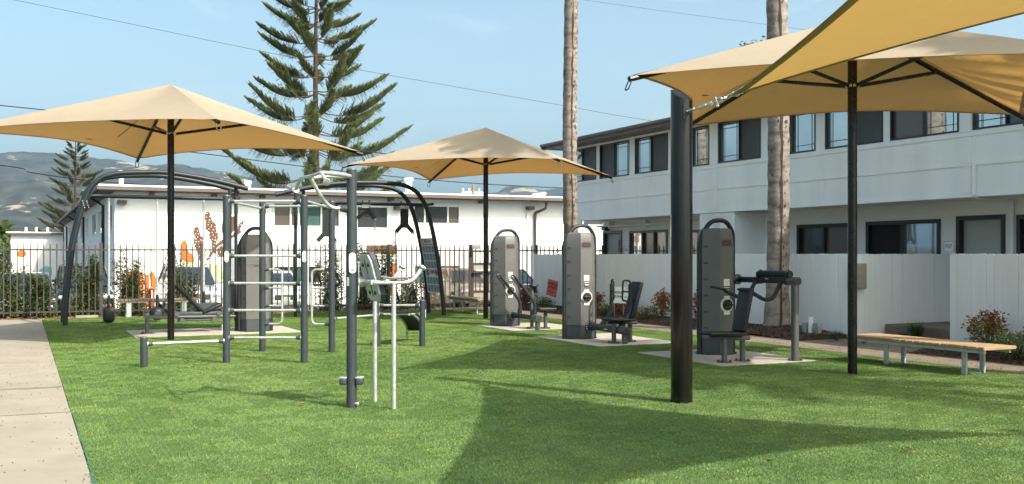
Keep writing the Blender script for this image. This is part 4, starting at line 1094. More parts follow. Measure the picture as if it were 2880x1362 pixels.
# curved incline board hung on the low bar
A0, A1 = P6.lerp(P7, .33), P6.lerp(P7, .72); zb = H(P6, 884); awy = V((-(P7 - P6).normalized().y, (P7 - P6).normalized().x, 0))
brd = MB(); rails = []
for A in (A0, A1):
    pts = spline([up(A, zb) - awy * .05, up(A, zb) + awy * .35 + V((0, 0, -.03)), up(A, zb) + awy * .95 + V((0, 0, -.17)), up(A, zb) + awy * 1.35 + V((0, 0, -.34)), up(A, .0) + awy * 1.42], 6); rails.append(pts)
for k, pts in enumerate(rails): tubep(fr, 'incline_rail', pts, .019, 'galvanised')
n = len(rails[0]) - 5
for i in range(n):
    a, b, c, d = rails[0][i], rails[1][i], rails[1][i + 1], rails[0][i + 1]; off = V((0, 0, .024)); brd.slab([a + off, b + off, c + off, d + off], (0, 0, .02))
part(fr, 'incline_board', brd, 'pad_black')
for A in (A0, A1):
    mb = MB(); mb.ball(up(A, zb) , .034, 10, 6); part(fr, 'incline_hook', mb, 'plastic_black')

# pull-up and dip station
P8 = gp(989, 1147)
st8 = thing('pull_up_station', 'slate post with galvanised pull-up grips and dip arms in the foreground', 'exercise station', P8)
h8 = H(P8, 476); post(st8, P8, h8, .0535)
k1 = dep(832, 534, 10.95); b1 = dep(845, 501, 10.82); md = dep(874, 496, 10.5); b2 = dep(903, 486, 10.05); k2 = dep(919, 512, 9.92)
tubep(st8, 'grip_bar', [k1, b1, md, b2, k2], .0185, 'galvanised', 12, .06)
for k, q in ((k1, b1), (k2, b2)):
    d = (k - q).normalized(); mb = MB(); mb.tube([k - d * .012, k, k + d * .010, k + d * .014], [.018, .040, .040, .030], 16); part(st8, 'grip_end', mb, 'galvanised')
for q, zt, sd in ((dep(880, 500, 10.52), 499, .0), (b2 + V((0, 0, 0)), 497, 0)):
    tubep(st8, 'top_arm', [q, up(P8, H(P8, zt)) + (q - P8).to_2d().to_3d().normalized() * .3, up(P8, H(P8, zt))], .0225, 'galvanised', 12, .08)
mb = MB(); q = up(P8, H(P8, 498)); mb.rbox(q + right * -.045, (.10, .08, .075), .02); part(st8, 'clamp', mb, 'plastic_base')
tubep(st8, 'brace', [dep(873, 500, 10.5), dep(902, 553, 10.62), dep(922, 577, 10.7), dep(938, 586, 10.74), dep(968, 587, 10.78)], .0205, 'galvanised', 12, .06)
mb = MB(); a = dep(956, 587, 10.77); b = dep(976, 587, 10.79); mb.tube([a, b], [.030, .046], 12); part(st8, 'clamp', mb, 'plastic_base')
sticker(st8, P8, H(P8, 740), camdir(P8) + right * .15, .075, .215, .0535)
mb = MB(); c = up(P8, H(P8, 792)); t = (camdir(P8) - right * .9).normalized(); s = V((-t.y, t.x, 0)); mb.slab([c + t * .054 + s * a - s * .02 * 0 + V((0, 0, b)) for a, b in ((-.015, -.045), (.015, -.045), (.015, .045), (-.015, .045))], t * .002); part(st8, 'type_label', mb, 'white_plastic', smooth=False)
ZD = 1.315
mb = MB(); mb.slab([V((P8.x + .056, P8.y + a, b)) for a, b in ((-.05, 1.16), (.05, 1.16), (.05, 1.50), (-.05, 1.50))], (.012, 0, 0)); part(st8, 'mount_plate', mb, 'galvanised')
mb = MB(); mb.tube([V((P8.x + .06, P8.y, ZD)), V((P8.x + .13, P8.y, ZD)), V((P8.x + .17, P8.y, ZD))], [.062, .052, .05], 16); mb.tube([V((P8.x + .14, 10.16, ZD)), V((P8.x + .14, 10.73, ZD))], .028, 12); part(st8, 'yoke', mb, 'galvanised')
for y in (10.13, 10.76):
    tubep(st8, 'dip_arm', [V((P8.x + .14, y, ZD)), V((3.62, y, ZD)), V((3.69, y, ZD + .03)), V((3.775, y, ZD + .14))], .0225, 'galvanised', 12, .09)
    mb = MB(); mb.tube([V((3.77, y, ZD + .13)), V((3.782, y, ZD + .15)), V((3.79, y, ZD + .165))], [.024, .045, .038], 14); part(st8, 'grip_end', mb, 'galvanised')
    mb = MB(); mb.rbox((3.47, y, ZD + .043), (.27, .095, .03), .012); part(st8, 'elbow_pad', mb, 'tube_grey')
    mb = MB()
    for dx in (-.07, .08): mb.tube([V((3.47 + dx, y - .035, ZD - .02)), V((3.47 + dx, y - .035, ZD - .045))], .017, 10)
    part(st8, 'pad_bolt', mb, 'plastic_black')
    tubep(st8, 'leg', [V((3.47, y, -.05)), V((3.47, y, ZD - .01))], .0235, 'galvanised', 14)
# back pad
rot = Matrix.Rotation(radians(16), 3, 'Y') @ Matrix.Identity(3)
ctr = V((3.315, 10.445, 1.36)); mtx = Matrix.Rotation(radians(-15), 3, 'Y')
def padplate(dx, th, m_, nm, par, sx=.40, sz=.50):
    P = []
    for a, b in ((-.5, -.36), (-.36, -.5), (.36, -.5), (.5, -.36), (.5, .36), (.36, .5), (-.36, .5), (-.5, .36)): P.append(V((dx, a * sx, b * sz)))
    mb = MB(); mb.slab([ctr + mtx @ q for q in P], mtx @ V((th, 0, 0))); return part(par, nm, mb, m_)
bp = padplate(-.012, .022, 'galv_post', 'back_plate', st8); padplate(.0105, .045, 'plastic_base', 'back_pad', st8, .43, .53)
mb = MB()
for a in (-.09, .09):
    for b in (-.16, .14):
        q = ctr + mtx @ V((-.013, a, b)); mb.ball(q, .024, 10, 5, (.6, 1, 1))
part(bp, 'bolt', mb, 'plastic_black')
mb = MB()
for z0, z1 in ((.04, .2), (-.2, -.08)): mb.slab([ctr + mtx @ V((-.0125, a, b)) for a, b in ((-.012, z0), (.012, z0), (.012, z1), (-.012, z1))], mtx @ V((-.002, 0, 0)))
part(bp, 'slot', mb, 'print_dark')
for s in (-1, 1):
    c = up(P8, H(P8, 1072)) + right * s * .085; mb = MB(); mb.rbox(c, (.075, .12, .075), .018, Matrix.Rotation(-TH, 3, 'Z')); f_ = part(st8, 'foot_step', mb, 'plastic_base')
    mb = MB(); mb.rbox(c + V((0, 0, .038)), (.08, .12, .016), .006, Matrix.Rotation(-TH, 3, 'Z')); part(f_, 'tread', mb, 'galvanised')
mb = MB(); c = gp(1000, 1140, .04); mb.tube([up(P8, .05), up(P8, .045) + right * .055 + camdir(P8) * .03], .016, 10); mb.ball(up(P8, .045) + right * .06 + camdir(P8) * .035, .018); part(st8, 'ground_bolt', mb, 'galvanised')

# the two long arched frames
def arch(name, lbl, pts, ypl, r=.057):
    root = thing('arch_frame', lbl, 'exercise frame', (pts[0][0], (ypl[0] + ypl[1]) / 2, 0), 0, 'arched training frames')
    for y in ypl: tubep(root, 'arch_tube', spline([V((x, y, z)) for x, z in pts], 8), r, 'arch_metal', 14)
    return root
YA, YB = 25.3, 26.4
def ptsof(L): return [(oy(a, b, YA).x, oy(a, b, YA).z) for a, b in L]
aL = [(gp(183, 917).x, -.05)] + ptsof([(186, 850), (206, 690), (240, 560), (272, 510), (318, 490), (400, 485), (480, 487), (600, 507), (697, 531)])
aR = [(gp(1250, 888).x, -.05)] + ptsof([(1246, 850), (1232, 730), (1206, 606), (1184, 556), (1156, 530), (1110, 517), (1010, 514), (905, 521), (802, 541)])
fA = arch('left', 'arched slate frame on the left with three hanging weights', aL, (YA, YB))
fB = arch('right', 'arched slate frame in the middle with hanging strap trainers', aR, (YA, YB))
YM = (YA + YB) / 2
def frame_extra(root, pxp, pa, pb, zb):
    for k, y in enumerate((YA + .15, YB - .15)):
        x = oy(pxp, 700, YM).x; zt = 3.23
        mb = MB(); mb.tube([V((x, y, -.05)), V((x, y, zt))], .045, 12); part(root, 'post', mb, 'arch_metal')
    xa, xb = oy(pa, 560, YM).x, oy(pb, 560, YM).x
    tubep(root, 'beam', [V((xa, YM, zb)), V((xb, YM, zb))], .045, 'arch_metal', 12)
    for x in (xa, xb): tubep(root, 'cross_tube', [V((x, YA, zb)), V((x, YB, zb))], .04, 'arch_metal', 12)
frame_extra(fA, 655, 252, 655, 2.97); frame_extra(fB, 842, 842, 1196, 2.93)
mb = MB()
for k in range(8):
    q = oy(236 + k * .9 - (k % 2) * 0, 566 + (k // 2) * 6, YA - .058); mb.ball(q + V((.05 if k % 2 else -.03, 0, 0)), .014, 8, 4)
part(fA, 'rivet', mb, 'chrome')
# hanging weights: rod and iron bell
def weight(lbl, px, pz_end, kind):
    top = oy(px, 560, YM); x = top.x; ze = oy(px, pz_end, YM).z
    root = thing('hanging_weight', lbl, 'weight', (x, YM, ze), 0, 'weights hanging on steel rods')
    mb = MB(); mb.tube([V((x, YM, 2.94)), V((x, YM, ze + .62))], .026, 12); part(root, 'rod', mb, 'galv_post')
    mb = MB(); mb.tube([V((x, YM, ze + .62)), V((x, YM, ze + .3))], [.032, .045], 12); part(root, 'sleeve', mb, 'plastic_black')
    if kind == 'bell':
        mb = MB(); mb.ball(V((x, YM, ze + .17)), .17, 18, 10, (1, 1, .95)); part(root, 'bell', mb, 'plastic_black')
        mb = MB(); mb.tube(bend([V((x - .13, YM, ze + .25)), V((x - .19, YM, ze + .48)), V((x + .19, YM, ze + .48)), V((x + .13, YM, ze + .25))], .08), .024, 8); part(root, 'handle', mb, 'plastic_black')
        mb = MB(); mb.tube([V((x + .0, YM - .165, ze + .15)), V((x, YM - .18, ze + .15))], .085, 18); part(root, 'face_disc', mb, 'plastic_base')
    elif kind == 'bag':
        mb = MB(); mb.rbox((x, YM, ze + .17), (.25, .34, .34), .07, None, 3); part(root, 'bell', mb, 'plastic_black')
        mb = MB(); mb.tube(bend([V((x, YM - .12, ze + .3)), V((x, YM - .1, ze + .46)), V((x, YM + .1, ze + .46)), V((x, YM + .12, ze + .3))], .06), .024, 8); part(root, 'handle', mb, 'plastic_black')
    else:
        mb = MB(); mb.ball(V((x, YM, ze + .17)), .15, 18, 10, (1, 1, 1)); part(root, 'bell', mb, 'plastic_black')
weight('black block weight hanging on the leftmost rod beside the arch leg', 306, 906, 'bag')
weight('round black kettle weight with handles hanging on the middle rod', 442, 902, 'bell')
weight('black ball weight hanging on the rod behind the reclining seat', 573, 892, 'ball')
# strap trainers
def strap(lbl, px, drop, arm, hz):
    x = oy(px, 570, YM).x; z = 2.93
    root = thing('strap_trainer', lbl, 'strap trainer', (x, YM, z), 0, 'strap trainers on the arched frame')
    mb = MB(); mb.rbox((x, YM - .02, z - .075), (.24, .1, .09), .015); part(root, 'bracket', mb, 'galv_post')
    for dx in (-.09, .09):
        mb = MB(); mb.tube([V((x + dx, YM, z + .0)), V((x + dx, YM, z + .085))], .02, 8); part(root, 'bracket_bolt', mb, 'plastic_black')
    zt = z - .12; zb_ = zt - drop
    P = [(-.11, zt), (.11, zt), (.115, zb_ + .1), (.27, zb_ - .07), (.25, zb_ - .155), (.19, zb_ - .14), (.06, zb_ + .0), (-.06, zb_ + .0), (-.19, zb_ - .14), (-.25, zb_ - .155), (-.27, zb_ - .07), (-.115, zb_ + .1)]
    mb = MB(); mb.slab([V((x + a, YM - .02, b)) for a, b in P], (0, .02, 0)); part(root, 'yoke', mb, 'plastic_black', smooth=False)
    for s, hh in zip((-1, 1), hz):
        xx = x + s * .245; zs_ = zb_ - .13
        mb = MB(); mb.tube([V((xx, YM - .03, zs_)), V((xx, YM + .01, zs_))], .03, 10); part(root, 'eye_bolt', mb, 'galv_post')
        mb = MB(); mb.tube([V((xx, YM, zs_)), V((xx, YM, hh + .3))], .012, 6); ln = part(root, 'strap', mb, 'plastic_black')
        mb = MB(); mb.tube([V((xx, YM, zs_ - .05)), V((xx, YM, zs_ - .2))], .016, 8); part(ln, 'swivel', mb, 'galv_post')
        mb = MB(); mb.tube([V((xx, YM, hh + .36)), V((xx, YM, hh + .26))], [.018, .045], 8)
        q = [V((xx - .04, YM, hh + .28)), V((xx - .105, YM, hh + .02)), V((xx - .09, YM, hh)), V((xx + .09, YM, hh)), V((xx + .105, YM, hh + .02)), V((xx + .04, YM, hh + .28))]
        mb.tube(q, .022, 8); mb.slab([V((xx - .05, YM - .012, hh + .3)), V((xx + .05, YM - .012, hh + .3)), V((xx + .08, YM - .012, hh + .17)), V((xx - .08, YM - .012, hh + .17))], (0, .024, 0)); part(root, 'handle', mb, 'plastic_black')
        mb = MB(); mb.tube([V((xx - .09, YM, hh)), V((xx + .09, YM, hh))], .03, 8); part(root, 'handle_grip', mb, 'plastic_black')
zz = lambda py: oy(1030, py, YM).z
strap('strap trainer with long yoke hanging partly behind a slate post', 918, .75, 1, (zz(800), zz(800)))
strap('strap trainer with short yoke hanging just right of the pull-up post', 1029, .16, 1, (zz(820), zz(752)))
strap('strap trainer with long yoke hanging nearest the curved arch leg', 1137, .50, 1, (zz(853), zz(853)))
# exercise information board between the right arch legs
ib = thing('information_board', 'tall leaning exercise information board between the arch legs', 'information board', gp(1230, 885))
q = [oy(1195, 672, YB - .05), oy(1222, 672, YA + .06), oy(1243, 826, YA + .06), oy(1212, 820, YB - .05)]
def leg_pt(py, y):   # point on the arch tube at a picture height of the near tube
    L = spline([V((x, y, z)) for x, z in aR], 8); z = oy(1230, py, YA).z
    for a, b in zip(L, L[1:]):
        if a.z <= z <= b.z: return a.lerp(b, (z - a.z) / (b.z - a.z))
    return L[-1]
rows = [669 + (826 - 669) * k / 7 for k in range(8)]
mb = MB()
for r0, r1 in zip(rows, rows[1:]): mb.slab([leg_pt(r0, YB - .07), leg_pt(r0, YA + .07), leg_pt(r1, YA + .07), leg_pt(r1, YB - .07)], (-.012, 0, 0))
pn = part(ib, 'panel', mb, 'print_panel' if 'print_panel' in M else 'white_plastic', smooth=False)
rnd = random.Random(9)
def on_board(fr_, s):
    py = 669 + 157 * fr_; return leg_pt(py, YB - .07).lerp(leg_pt(py, YA + .07), s) + V((-.015, 0, 0))
mg, md_, mr_ = MB(), MB(), MB()
ends = {0: None}
for i in range(6):
    for j in range(4):
        f0 = .14 + i * .143; s0 = .05 + j * .235
        if (i, j) in ((3, 1), (3, 2)): continue
        cc = [on_board(f0, s0), on_board(f0, s0 + .21), on_board(f0 + .125, s0 + .21), on_board(f0 + .125, s0)]; mg.quad(*cc)
        for k in range(5):
            a, b = s0 + rnd.uniform(.02, .16), f0 + rnd.uniform(.01, .09); w, h = rnd.uniform(.01, .05), rnd.uniform(.006, .03); n_ = V((-.003, 0, 0))
            md_.quad(on_board(b, a) + n_, on_board(b, a + w) + n_, on_board(b + h, a + w) + n_, on_board(b + h, a) + n_)
part(pn, 'picture_tile', mg, 'tile_grey' if 'tile_grey' in M else 'pipe_grey', smooth=False); part(pn, 'picture_print', md_, 'print_dark', smooth=False)
for f0, s0 in ((.03, .2), (.59, .35)):
    c = on_board(f0 + .03, s0 + .22) + V((-.002, 0, 0)); ux = (on_board(f0 + .03, s0 + .4) - on_board(f0 + .03, s0)).normalized(); uy = (on_board(f0, s0) - on_board(f0 + .06, s0)).normalized()
    mr_ = MB(); put_text(mr_, 'KOMPAN', c, ux, uy, .17, .02); part(pn, 'lettering', mr_, 'logo_red', smooth=False)
mb = MB(); put_text(mb, 'OUTDOOR TRAINING', on_board(.115, .5), ux, uy, .07, .01) if False else mb.quad(on_board(.11, .05), on_board(.11, .95), on_board(.125, .95), on_board(.125, .05)); part(pn, 'rule_line', mb, 'print_dark', smooth=False)
# ================================================================== STRENGTH MACHINES
def column(root, c, back_view=False, dial=True, flange=None):
    """resistance tower: faceted grey shell on a dark base with a bent tube hoop; front looks to -y"""
    c = V((c[0], c[1], .018))
    w, wb = .12, .225
    def plan(s, dz=0):
        F = [(-.305, -.045), (-w, -.27), (w, -.27), (.305, -.045), (.305, .045), (wb, .21), (-wb, .21), (-.305, .045)]
        if back_view: F = [(a, -b) for a, b in F][::-1]
        return [V((c.x + a * s, c.y + b * s, c.z + dz)) for a, b in F]
    mb = MB(); mb.ring([plan(.985, .0), plan(.985, .255)]); part(root, 'base_shell', mb, 'plastic_base', ang=.3)
    mb = MB(); mb.ring([plan(1.0, .258), plan(1.01, .27), plan(1.01, 1.70), plan(.985, 1.82), plan(.93, 1.93), plan(.86, 1.985), plan(.72, 2.005)]); sh = part(root, 'shell', mb, 'plastic_grey', ang=.25)
    mb = MB(); hx = .33; mb.tube(bend([V((c.x - hx, c.y, c.z - .02)), V((c.x - hx, c.y, c.z + 1.83)), V((c.x - .11, c.y, c.z + 2.13)), V((c.x + (.12 if back_view else .19), c.y, c.z + 2.14)), V((c.x + hx, c.y, c.z + (1.84 if back_view else 1.95))), V((c.x + hx, c.y, c.z - .02))], .13, 6), .037, 12); part(root, 'hoop', mb, 'dark_metal')
    P = plan(1.01); fy = -1 if not back_view else -1
    # screw slots down both edges of the shell
    def slot(p, d):
        nz_ = V((d.y, -d.x, 0)).normalized(); nz_ = nz_ if nz_.y < 0 else -nz_
        m_ = MB(); Q = [p + d * a + V((0, 0, b)) for a, b in ((-.035, -.004), (-.02, -.017), (.03, -.017), (.04, -.004), (.04, .012), (.025, .017), (-.03, .017))]
        m_.slab([q + nz_ * .0015 for q in Q], nz_ * .002); o = part(sh, 'slot', m_, 'print_dark', smooth=False)
        m_ = MB(); m_.ball(p + nz_ * .004 + V((0, 0, -.006)), .008, 8, 4); part(root, 'screw', m_, 'chrome')
    edges = ((0, 1), (2, 3)) if not back_view else ((1, 0), (3, 2))
    Q = plan(1.01)
    def face(a, b, t): return a.lerp(b, t), (b - a).normalized()
    if not back_view:
        for (i, j), t in (((0, 1), .2), ((3, 2), .2)):
            p, d = face(Q[i], Q[j], t); d = d if d.x > 0 else -d
            for k in range(6): slot(p + V((0, 0, .42 + k * .258)), d)
    else:
        ff = [q for q in Q if q.y < c.y - .1]; ff.sort(key=lambda q: q.x); sd = [q for q in Q if c.y - .1 < q.y < c.y]; sd.sort(key=lambda q: q.x)
        for a, b in ((sd[0], ff[0]), (sd[-1], ff[-1])):
            p, d = face(a, b, .62); d = d if d.x > 0 else -d
            for k in range(6): slot(p + V((0, 0, .42 + k * .258)), d)
        yb = min(q.y for q in Q) - .0015
        m_ = MB(); put_text(m_, 'KOMPAN', V((c.x, yb - .0035, c.z + 1.36)), (1, 0, 0), (0, 0, 1), .082, .006, 1.15); part(sh, 'embossed_lettering', m_, 'emboss', smooth=False)
        for z0, z1 in ((1.45, 1.78), (.4, 1.28)):
            m_ = MB()
            for a, b, e, f in ((-.15, .15, z1 - .012, z1), (-.15, .15, z0, z0 + .012), (-.15, -.138, z0 + .012, z1 - .012), (.138, .15, z0 + .012, z1 - .012)): m_.box((c.x + a, yb - .002, c.z + e), (c.x + b, yb + .001, c.z + f))
            part(sh, 'panel_ridge', m_, 'plastic_grey', smooth=False)
    if dial:
        y = c.y - .27 * 1.01
        def disc(r, z, d0, d1, m_, nm, par, n=28, sx=1.0):
            q = MB(); q.ring([[V((c.x + r * sx * cos(2 * pi * k / n), y - d, z + r * sin(2 * pi * k / n))) for k in range(n)] for d in (d0, d1)]); return part(par, nm, q, m_)
        zl, zd = c.z + 1.77, c.z + .79
        # emblem: black lozenge with red letters and a spark
        m_ = MB(); L = [V((c.x + a * .088, y - .002, zl + b * .040)) for a, b in ((-1, -.5), (-.85, -1), (.85, -1), (1, -.5), (1, .5), (.85, 1), (-.85, 1), (-1, .5))]; m_.slab(L, (0, -.004, 0)); em = part(root, 'emblem', m_, 'print_dark', smooth=False)
        m_ = MB(); put_text(m_, 'KOMPAN', V((c.x - .004, y - .008, zl - .004)), (1, 0, 0), (0, 0, 1), .027, .01); m_.ball(V((c.x + .052, y - .008, zl + .016)), .010, 6, 4, (1, .2, 1)); part(em, 'emblem_lettering', m_, 'logo_red', smooth=False)
        m_ = MB(); R = .085
        m_.slab([V((c.x + a, y - .001, zl + b)) for a, b in ((-.105, -.06), (.105, -.06), (.105, .03), (.08, .055), (-.08, .055), (-.105, .03))], (0, -.0008, 0)); part(sh, 'emblem_recess', m_, 'emboss', smooth=False)
        # instruction plate above the dial
        zp = zd + .30
        m_ = MB(); m_.box((c.x - .055, y - .006, zp), (c.x + .055, y - .001, zp + .11)); ip = part(root, 'instruction_plate', m_, 'white_plastic', smooth=False)
        m_ = MB()
        for a in (-.022, .004): m_.quad(V((c.x + a, y - .0075, zp + .04)), V((c.x + a + .006, y - .0075, zp + .04)), V((c.x + a + .010, y - .0075, zp + .075)), V((c.x + a + .004, y - .0075, zp + .075)))
        for a, b in ((.03, .085), (.03, .072)): m_.quad(V((c.x + a, y - .0075, zp + b)), V((c.x + a + .014, y - .0075, zp + b)), V((c.x + a + .014, y - .0075, zp + b + .006)), V((c.x + a, y - .0075, zp + b + .006)))
        part(ip, 'diagram', m_, 'print_grey', smooth=False)
        m_ = MB(); m_.box((c.x - .05, y - .006, zp - .105), (c.x + .05, y - .001, zp - .006)); i2 = part(root, 'instruction_plate', m_, 'print_dark', smooth=False)
        m_ = MB(); m_.box((c.x - .05, y - .0065, zp - .032), (c.x + .05, y - .006, zp - .02)); m_.box((c.x - .008, y - .0075, zp - .085), (c.x + .006, y - .006, zp - .055)); m_.box((c.x + .014, y - .0075, zp - .085), (c.x + .036, y - .006, zp - .055)); m_.box((c.x - .035, y - .0075, zp - .085), (c.x - .02, y - .006, zp - .05)); part(i2, 'plate_print', m_, 'white_plastic', smooth=False)
        disc(.118, zd, .0, .012, 'white_plastic', 'dial_ring', root)
        m_ = MB(); m_.box((c.x - .055, y - .011, zd - .155), (c.x + .055, y, zd - .095)); m_.box((c.x - .05, y - .011, zd + .095), (c.x + .05, y, zd + .14)); part(root, 'dial_plate', m_, 'white_plastic', smooth=False)
        dl = disc(.084, zd, .013, .045, 'plastic_black', 'dial', root)
        m_ = MB(); m_.rbox((c.x, y - .06, zd), (.15, .04, .03), .012); part(dl, 'dial_handle', m_, 'plastic_black')
        m_ = MB()
        for a, b in ((-.03, .035), (.03, .035), (-.03, -.035), (.03, -.035)): m_.ball(V((c.x + a, y - .047, zd + b)), .008, 8, 4)
        part(dl, 'dial_screw', m_, 'chrome')
        m_ = MB()
        for k in range(18):
            a = 2 * pi * k / 18; q = V((c.x + .101 * cos(a), y - .0135, zd + .101 * sin(a))); u_ = V((cos(a), 0, sin(a))) * .007; v_ = V((-sin(a), 0, cos(a))) * .0045; m_.quad(q - u_ - v_, q + u_ - v_, q + u_ + v_, q - u_ + v_)
        part(root, 'dial_marks', m_, 'logo_red', smooth=False)
    m_ = MB()
    for k in range(10):
        a = 2 * pi * k / 10; m_.ball(V((c.x + .33 * cos(a), c.y + .27 * sin(a), c.z + .012)), .018, 8, 4)
    part(root, 'anchor_bolt', m_, 'plastic_black')
    m_ = MB(); n = 24; m_.ring([[V((c.x + .35 * cos(2 * pi * k / n), c.y + .29 * sin(2 * pi * k / n), z)) for k in range(n)] for z in (c.z, c.z + .012)]); part(root, 'base_plate', m_, 'dark_metal')
def flange(root, p, d, r=.105):
    p, d = V(p), V(d); m_ = MB(); m_.tube([p, p + d * .03], r, 24); o = part(root, 'flange', m_, 'dark_metal')
    s = V((-d.y, d.x, 0)); m_ = MB()
    for k in range(12):
        a = 2 * pi * k / 12; m_.ball(p + d * .032 + s * cos(a) * r * .8 + V((0, 0, sin(a) * r * .8)), .010, 6, 4)
    part(o, 'flange_bolt', m_, 'galv_post')
def footplate(root, p, r=.11):
    m_ = MB(); p = V((p[0], p[1], .018)); m_.tube([p, p + V((0, 0, .014))], r, 20); o = part(root, 'foot_plate', m_, 'tube_grey'); m_ = MB()
    for a in (.6, 2.2, 3.7, 5.3): m_.ball(p + V((cos(a) * r * .78, sin(a) * r * .78, .022)), .016, 8, 5)
    part(o, 'anchor_bolt', m_, 'plastic_black')
def pad_slab(root, nm, pts, th, bev=.02, m_='pad_black'):
    """padded cushion from four corners and a thickness vector"""
    a, b, c, d = [V(p) for p in pts]; ux = (b - a); uy = (d - a); n_ = ux.cross(uy).normalized(); R = Matrix((ux.normalized(), uy.normalized(), n_)).transposed()
    q = MB(); q.rbox((a + b + c + d) / 4 + n_ * th / 2, (ux.length, uy.length, abs(th)), bev, R, 3); return part(root, nm, q, m_)

# ---- right-hand machine: shoulder press
mR = thing('shoulder_press_machine', 'nearest grey tower machine with shoulder press arms and black seat', 'exercise machine', (10.1, 13.5, 0), 0, 'grey tower machines')
column(mR, (10.08, 13.55))
ax = 10.46; za_ = 1.205
q = MB(); q.tube([V((ax, 13.42, za_)), V((ax, 12.1, za_))], .047, 16); part(mR, 'main_tube', q, 'dark_metal')
flange(mR, (ax, 13.50, za_), (0, -1, 0), .085)
q = MB(); q.tube([V((ax - .12, 13.53, za_)), V((ax, 13.51, za_))], .07, 12); part(mR, 'flange_neck', q, 'dark_metal')
q = MB(); q.tube(bend([V((ax, 12.26, za_)), V((ax, 12.12, za_)), V((ax, 12.12, .02))], .02, 2), .056, 16); part(mR, 'support_post', q, 'tube_grey')
q = MB(); q.tube([V((ax, 12.21, za_)), V((ax, 12.045, za_))], .064, 18); e_ = part(mR, 'elbow', q, 'tube_grey')
q = MB(); q.tube([V((ax, 12.046, za_)), V((ax, 12.040, za_))], .046, 18); part(e_, 'end_cap', q, 'print_dark')
footplate(mR, (ax, 12.12), .11)
q = MB(); q.tube([V((ax + .02, 12.95, za_ + .10)), V((ax + .02, 12.24, za_ + .10))], .052, 16); part(mR, 'counterweight', q, 'dark_metal')
for y in (12.97, 12.30):
    q = MB(); q.slab([V((ax - .05, y, za_ - .06)), V((ax + .06, y, za_ - .06)), V((ax + .09, y, za_ + .13)), V((ax + .03, y, za_ + .165)), V((ax - .05, y, za_ + .12))], (0, -.03, 0)); part(mR, 'arm_bracket', q, 'dark_metal')
def r_arm(y, P, hnd):
    tubep(mR, 'press_arm', [V((ax, y, za_))] + [oy(a, b, y) for a, b in P], .031, 'dark_metal', 12, .12)
    H_ = [oy(a, b, y) for a, b in hnd]; tubep(mR, 'handle', H_, .017, 'plastic_black', 8, .03)
def arm_local(y, pts, hw=.05):
    tubep(mR, 'press_arm', [V((ax + a, y, za_ + b)) for a, b in pts], .031, 'dark_metal', 12, .12)
    x, z = ax + pts[-1][0], za_ + pts[-1][1]
    tubep(mR, 'handle', [V((x + .02, y, z)), V((x - .05, y - .06, z + .03)), V((x - .24, y - .06, z + .06)), V((x - .27, y, z + .065)), V((x - .24, y + .06, z + .06)), V((x - .05, y + .06, z + .03)), V((x + .02, y, z))], .0165, 'plastic_black', 8, .03)
arm_local(13.0, [(0, 0), (-.05, -.05), (-.18, -.25), (-.36, -.27), (-.62, -.16)])
arm_local(12.40, [(0, 0), (-.05, -.05), (-.18, -.27), (-.34, -.29), (-.56, -.18)])
q = MB(); q.slab([V((ax - .02, 12.75, za_ - .03)), V((ax - .02, 12.68, za_ - .03)), V((ax - .045, 12.68, za_ + .03)), V((ax - .045, 12.75, za_ + .03))], (-.004, 0, 0)); part(mR, 'type_label', q, 'white_plastic', smooth=False)
s1, s2 = gp(2037, 1019, .02), gp(2088, 1015, .02); sy = (s1.y + s2.y) / 2
for s in (s1, s2):
    q = MB(); q.tube([s, V((s.x, s.y, .37))], .042, 14); part(mR, 'seat_post', q, 'tube_grey'); footplate(mR, s, .115)
q = MB(); q.tube([V((s1.x - .25, sy, .385)), V((s2.x + .1, sy, .36))], .035, 10); part(mR, 'seat_beam', q, 'tube_grey')
pad_slab(mR, 'seat', [(s1.x - .34, sy - .17, .43), (s2.x - .02, sy - .17, .405), (s2.x - .02, sy + .17, .405), (s1.x - .34, sy + .17, .43)], .05, .022)
bx = s2.x - .04
pad_slab(mR, 'backrest', [(bx, sy + .15, .45), (bx, sy - .15, .45), (bx + .13, sy - .13, 1.10), (bx + .13, sy + .13, 1.10)], .075, .03)

# ---- middle machine: leg extension style with two bent frames
mM = thing('leg_press_machine', 'grey tower machine with two bent lever frames and black backrest', 'exercise machine', (9.6, 17.2, 0), 0, 'grey tower machines')
column(mM, (9.58, 17.15))
ax = 9.68; zt_ = .255
q = MB(); q.tube([V((ax, 16.9, zt_)), V((ax, 15.68, zt_ - .01))], .062, 16); part(mM, 'main_tube', q, 'post_slate')
flange(mM, (ax - .02, 16.90, zt_), (0, -1, 0), .11)
q = MB(); q.tube([V((ax, 15.84, zt_)), V((ax, 15.60, zt_ - .01))], .075, 18); e_ = part(mM, 'elbow', q, 'tube_grey')
q = MB(); q.tube([V((ax, 15.602, zt_ - .01)), V((ax, 15.594, zt_ - .01))], .055, 18); part(e_, 'end_cap', q, 'print_dark')
q = MB(); q.tube([V((ax, 15.68, zt_)), V((ax, 15.68, .02))], .056, 14); part(mM, 'support_post', q, 'tube_grey')
q = MB(); q.slab([V((ax - .063, 16.30, zt_ - .02)), V((ax - .063, 16.18, zt_ - .02)), V((ax - .045, 16.18, zt_ + .03)), V((ax - .045, 16.30, zt_ + .03))], (-.004, 0, 0)); part(mM, 'type_label', q, 'white_plastic', smooth=False)
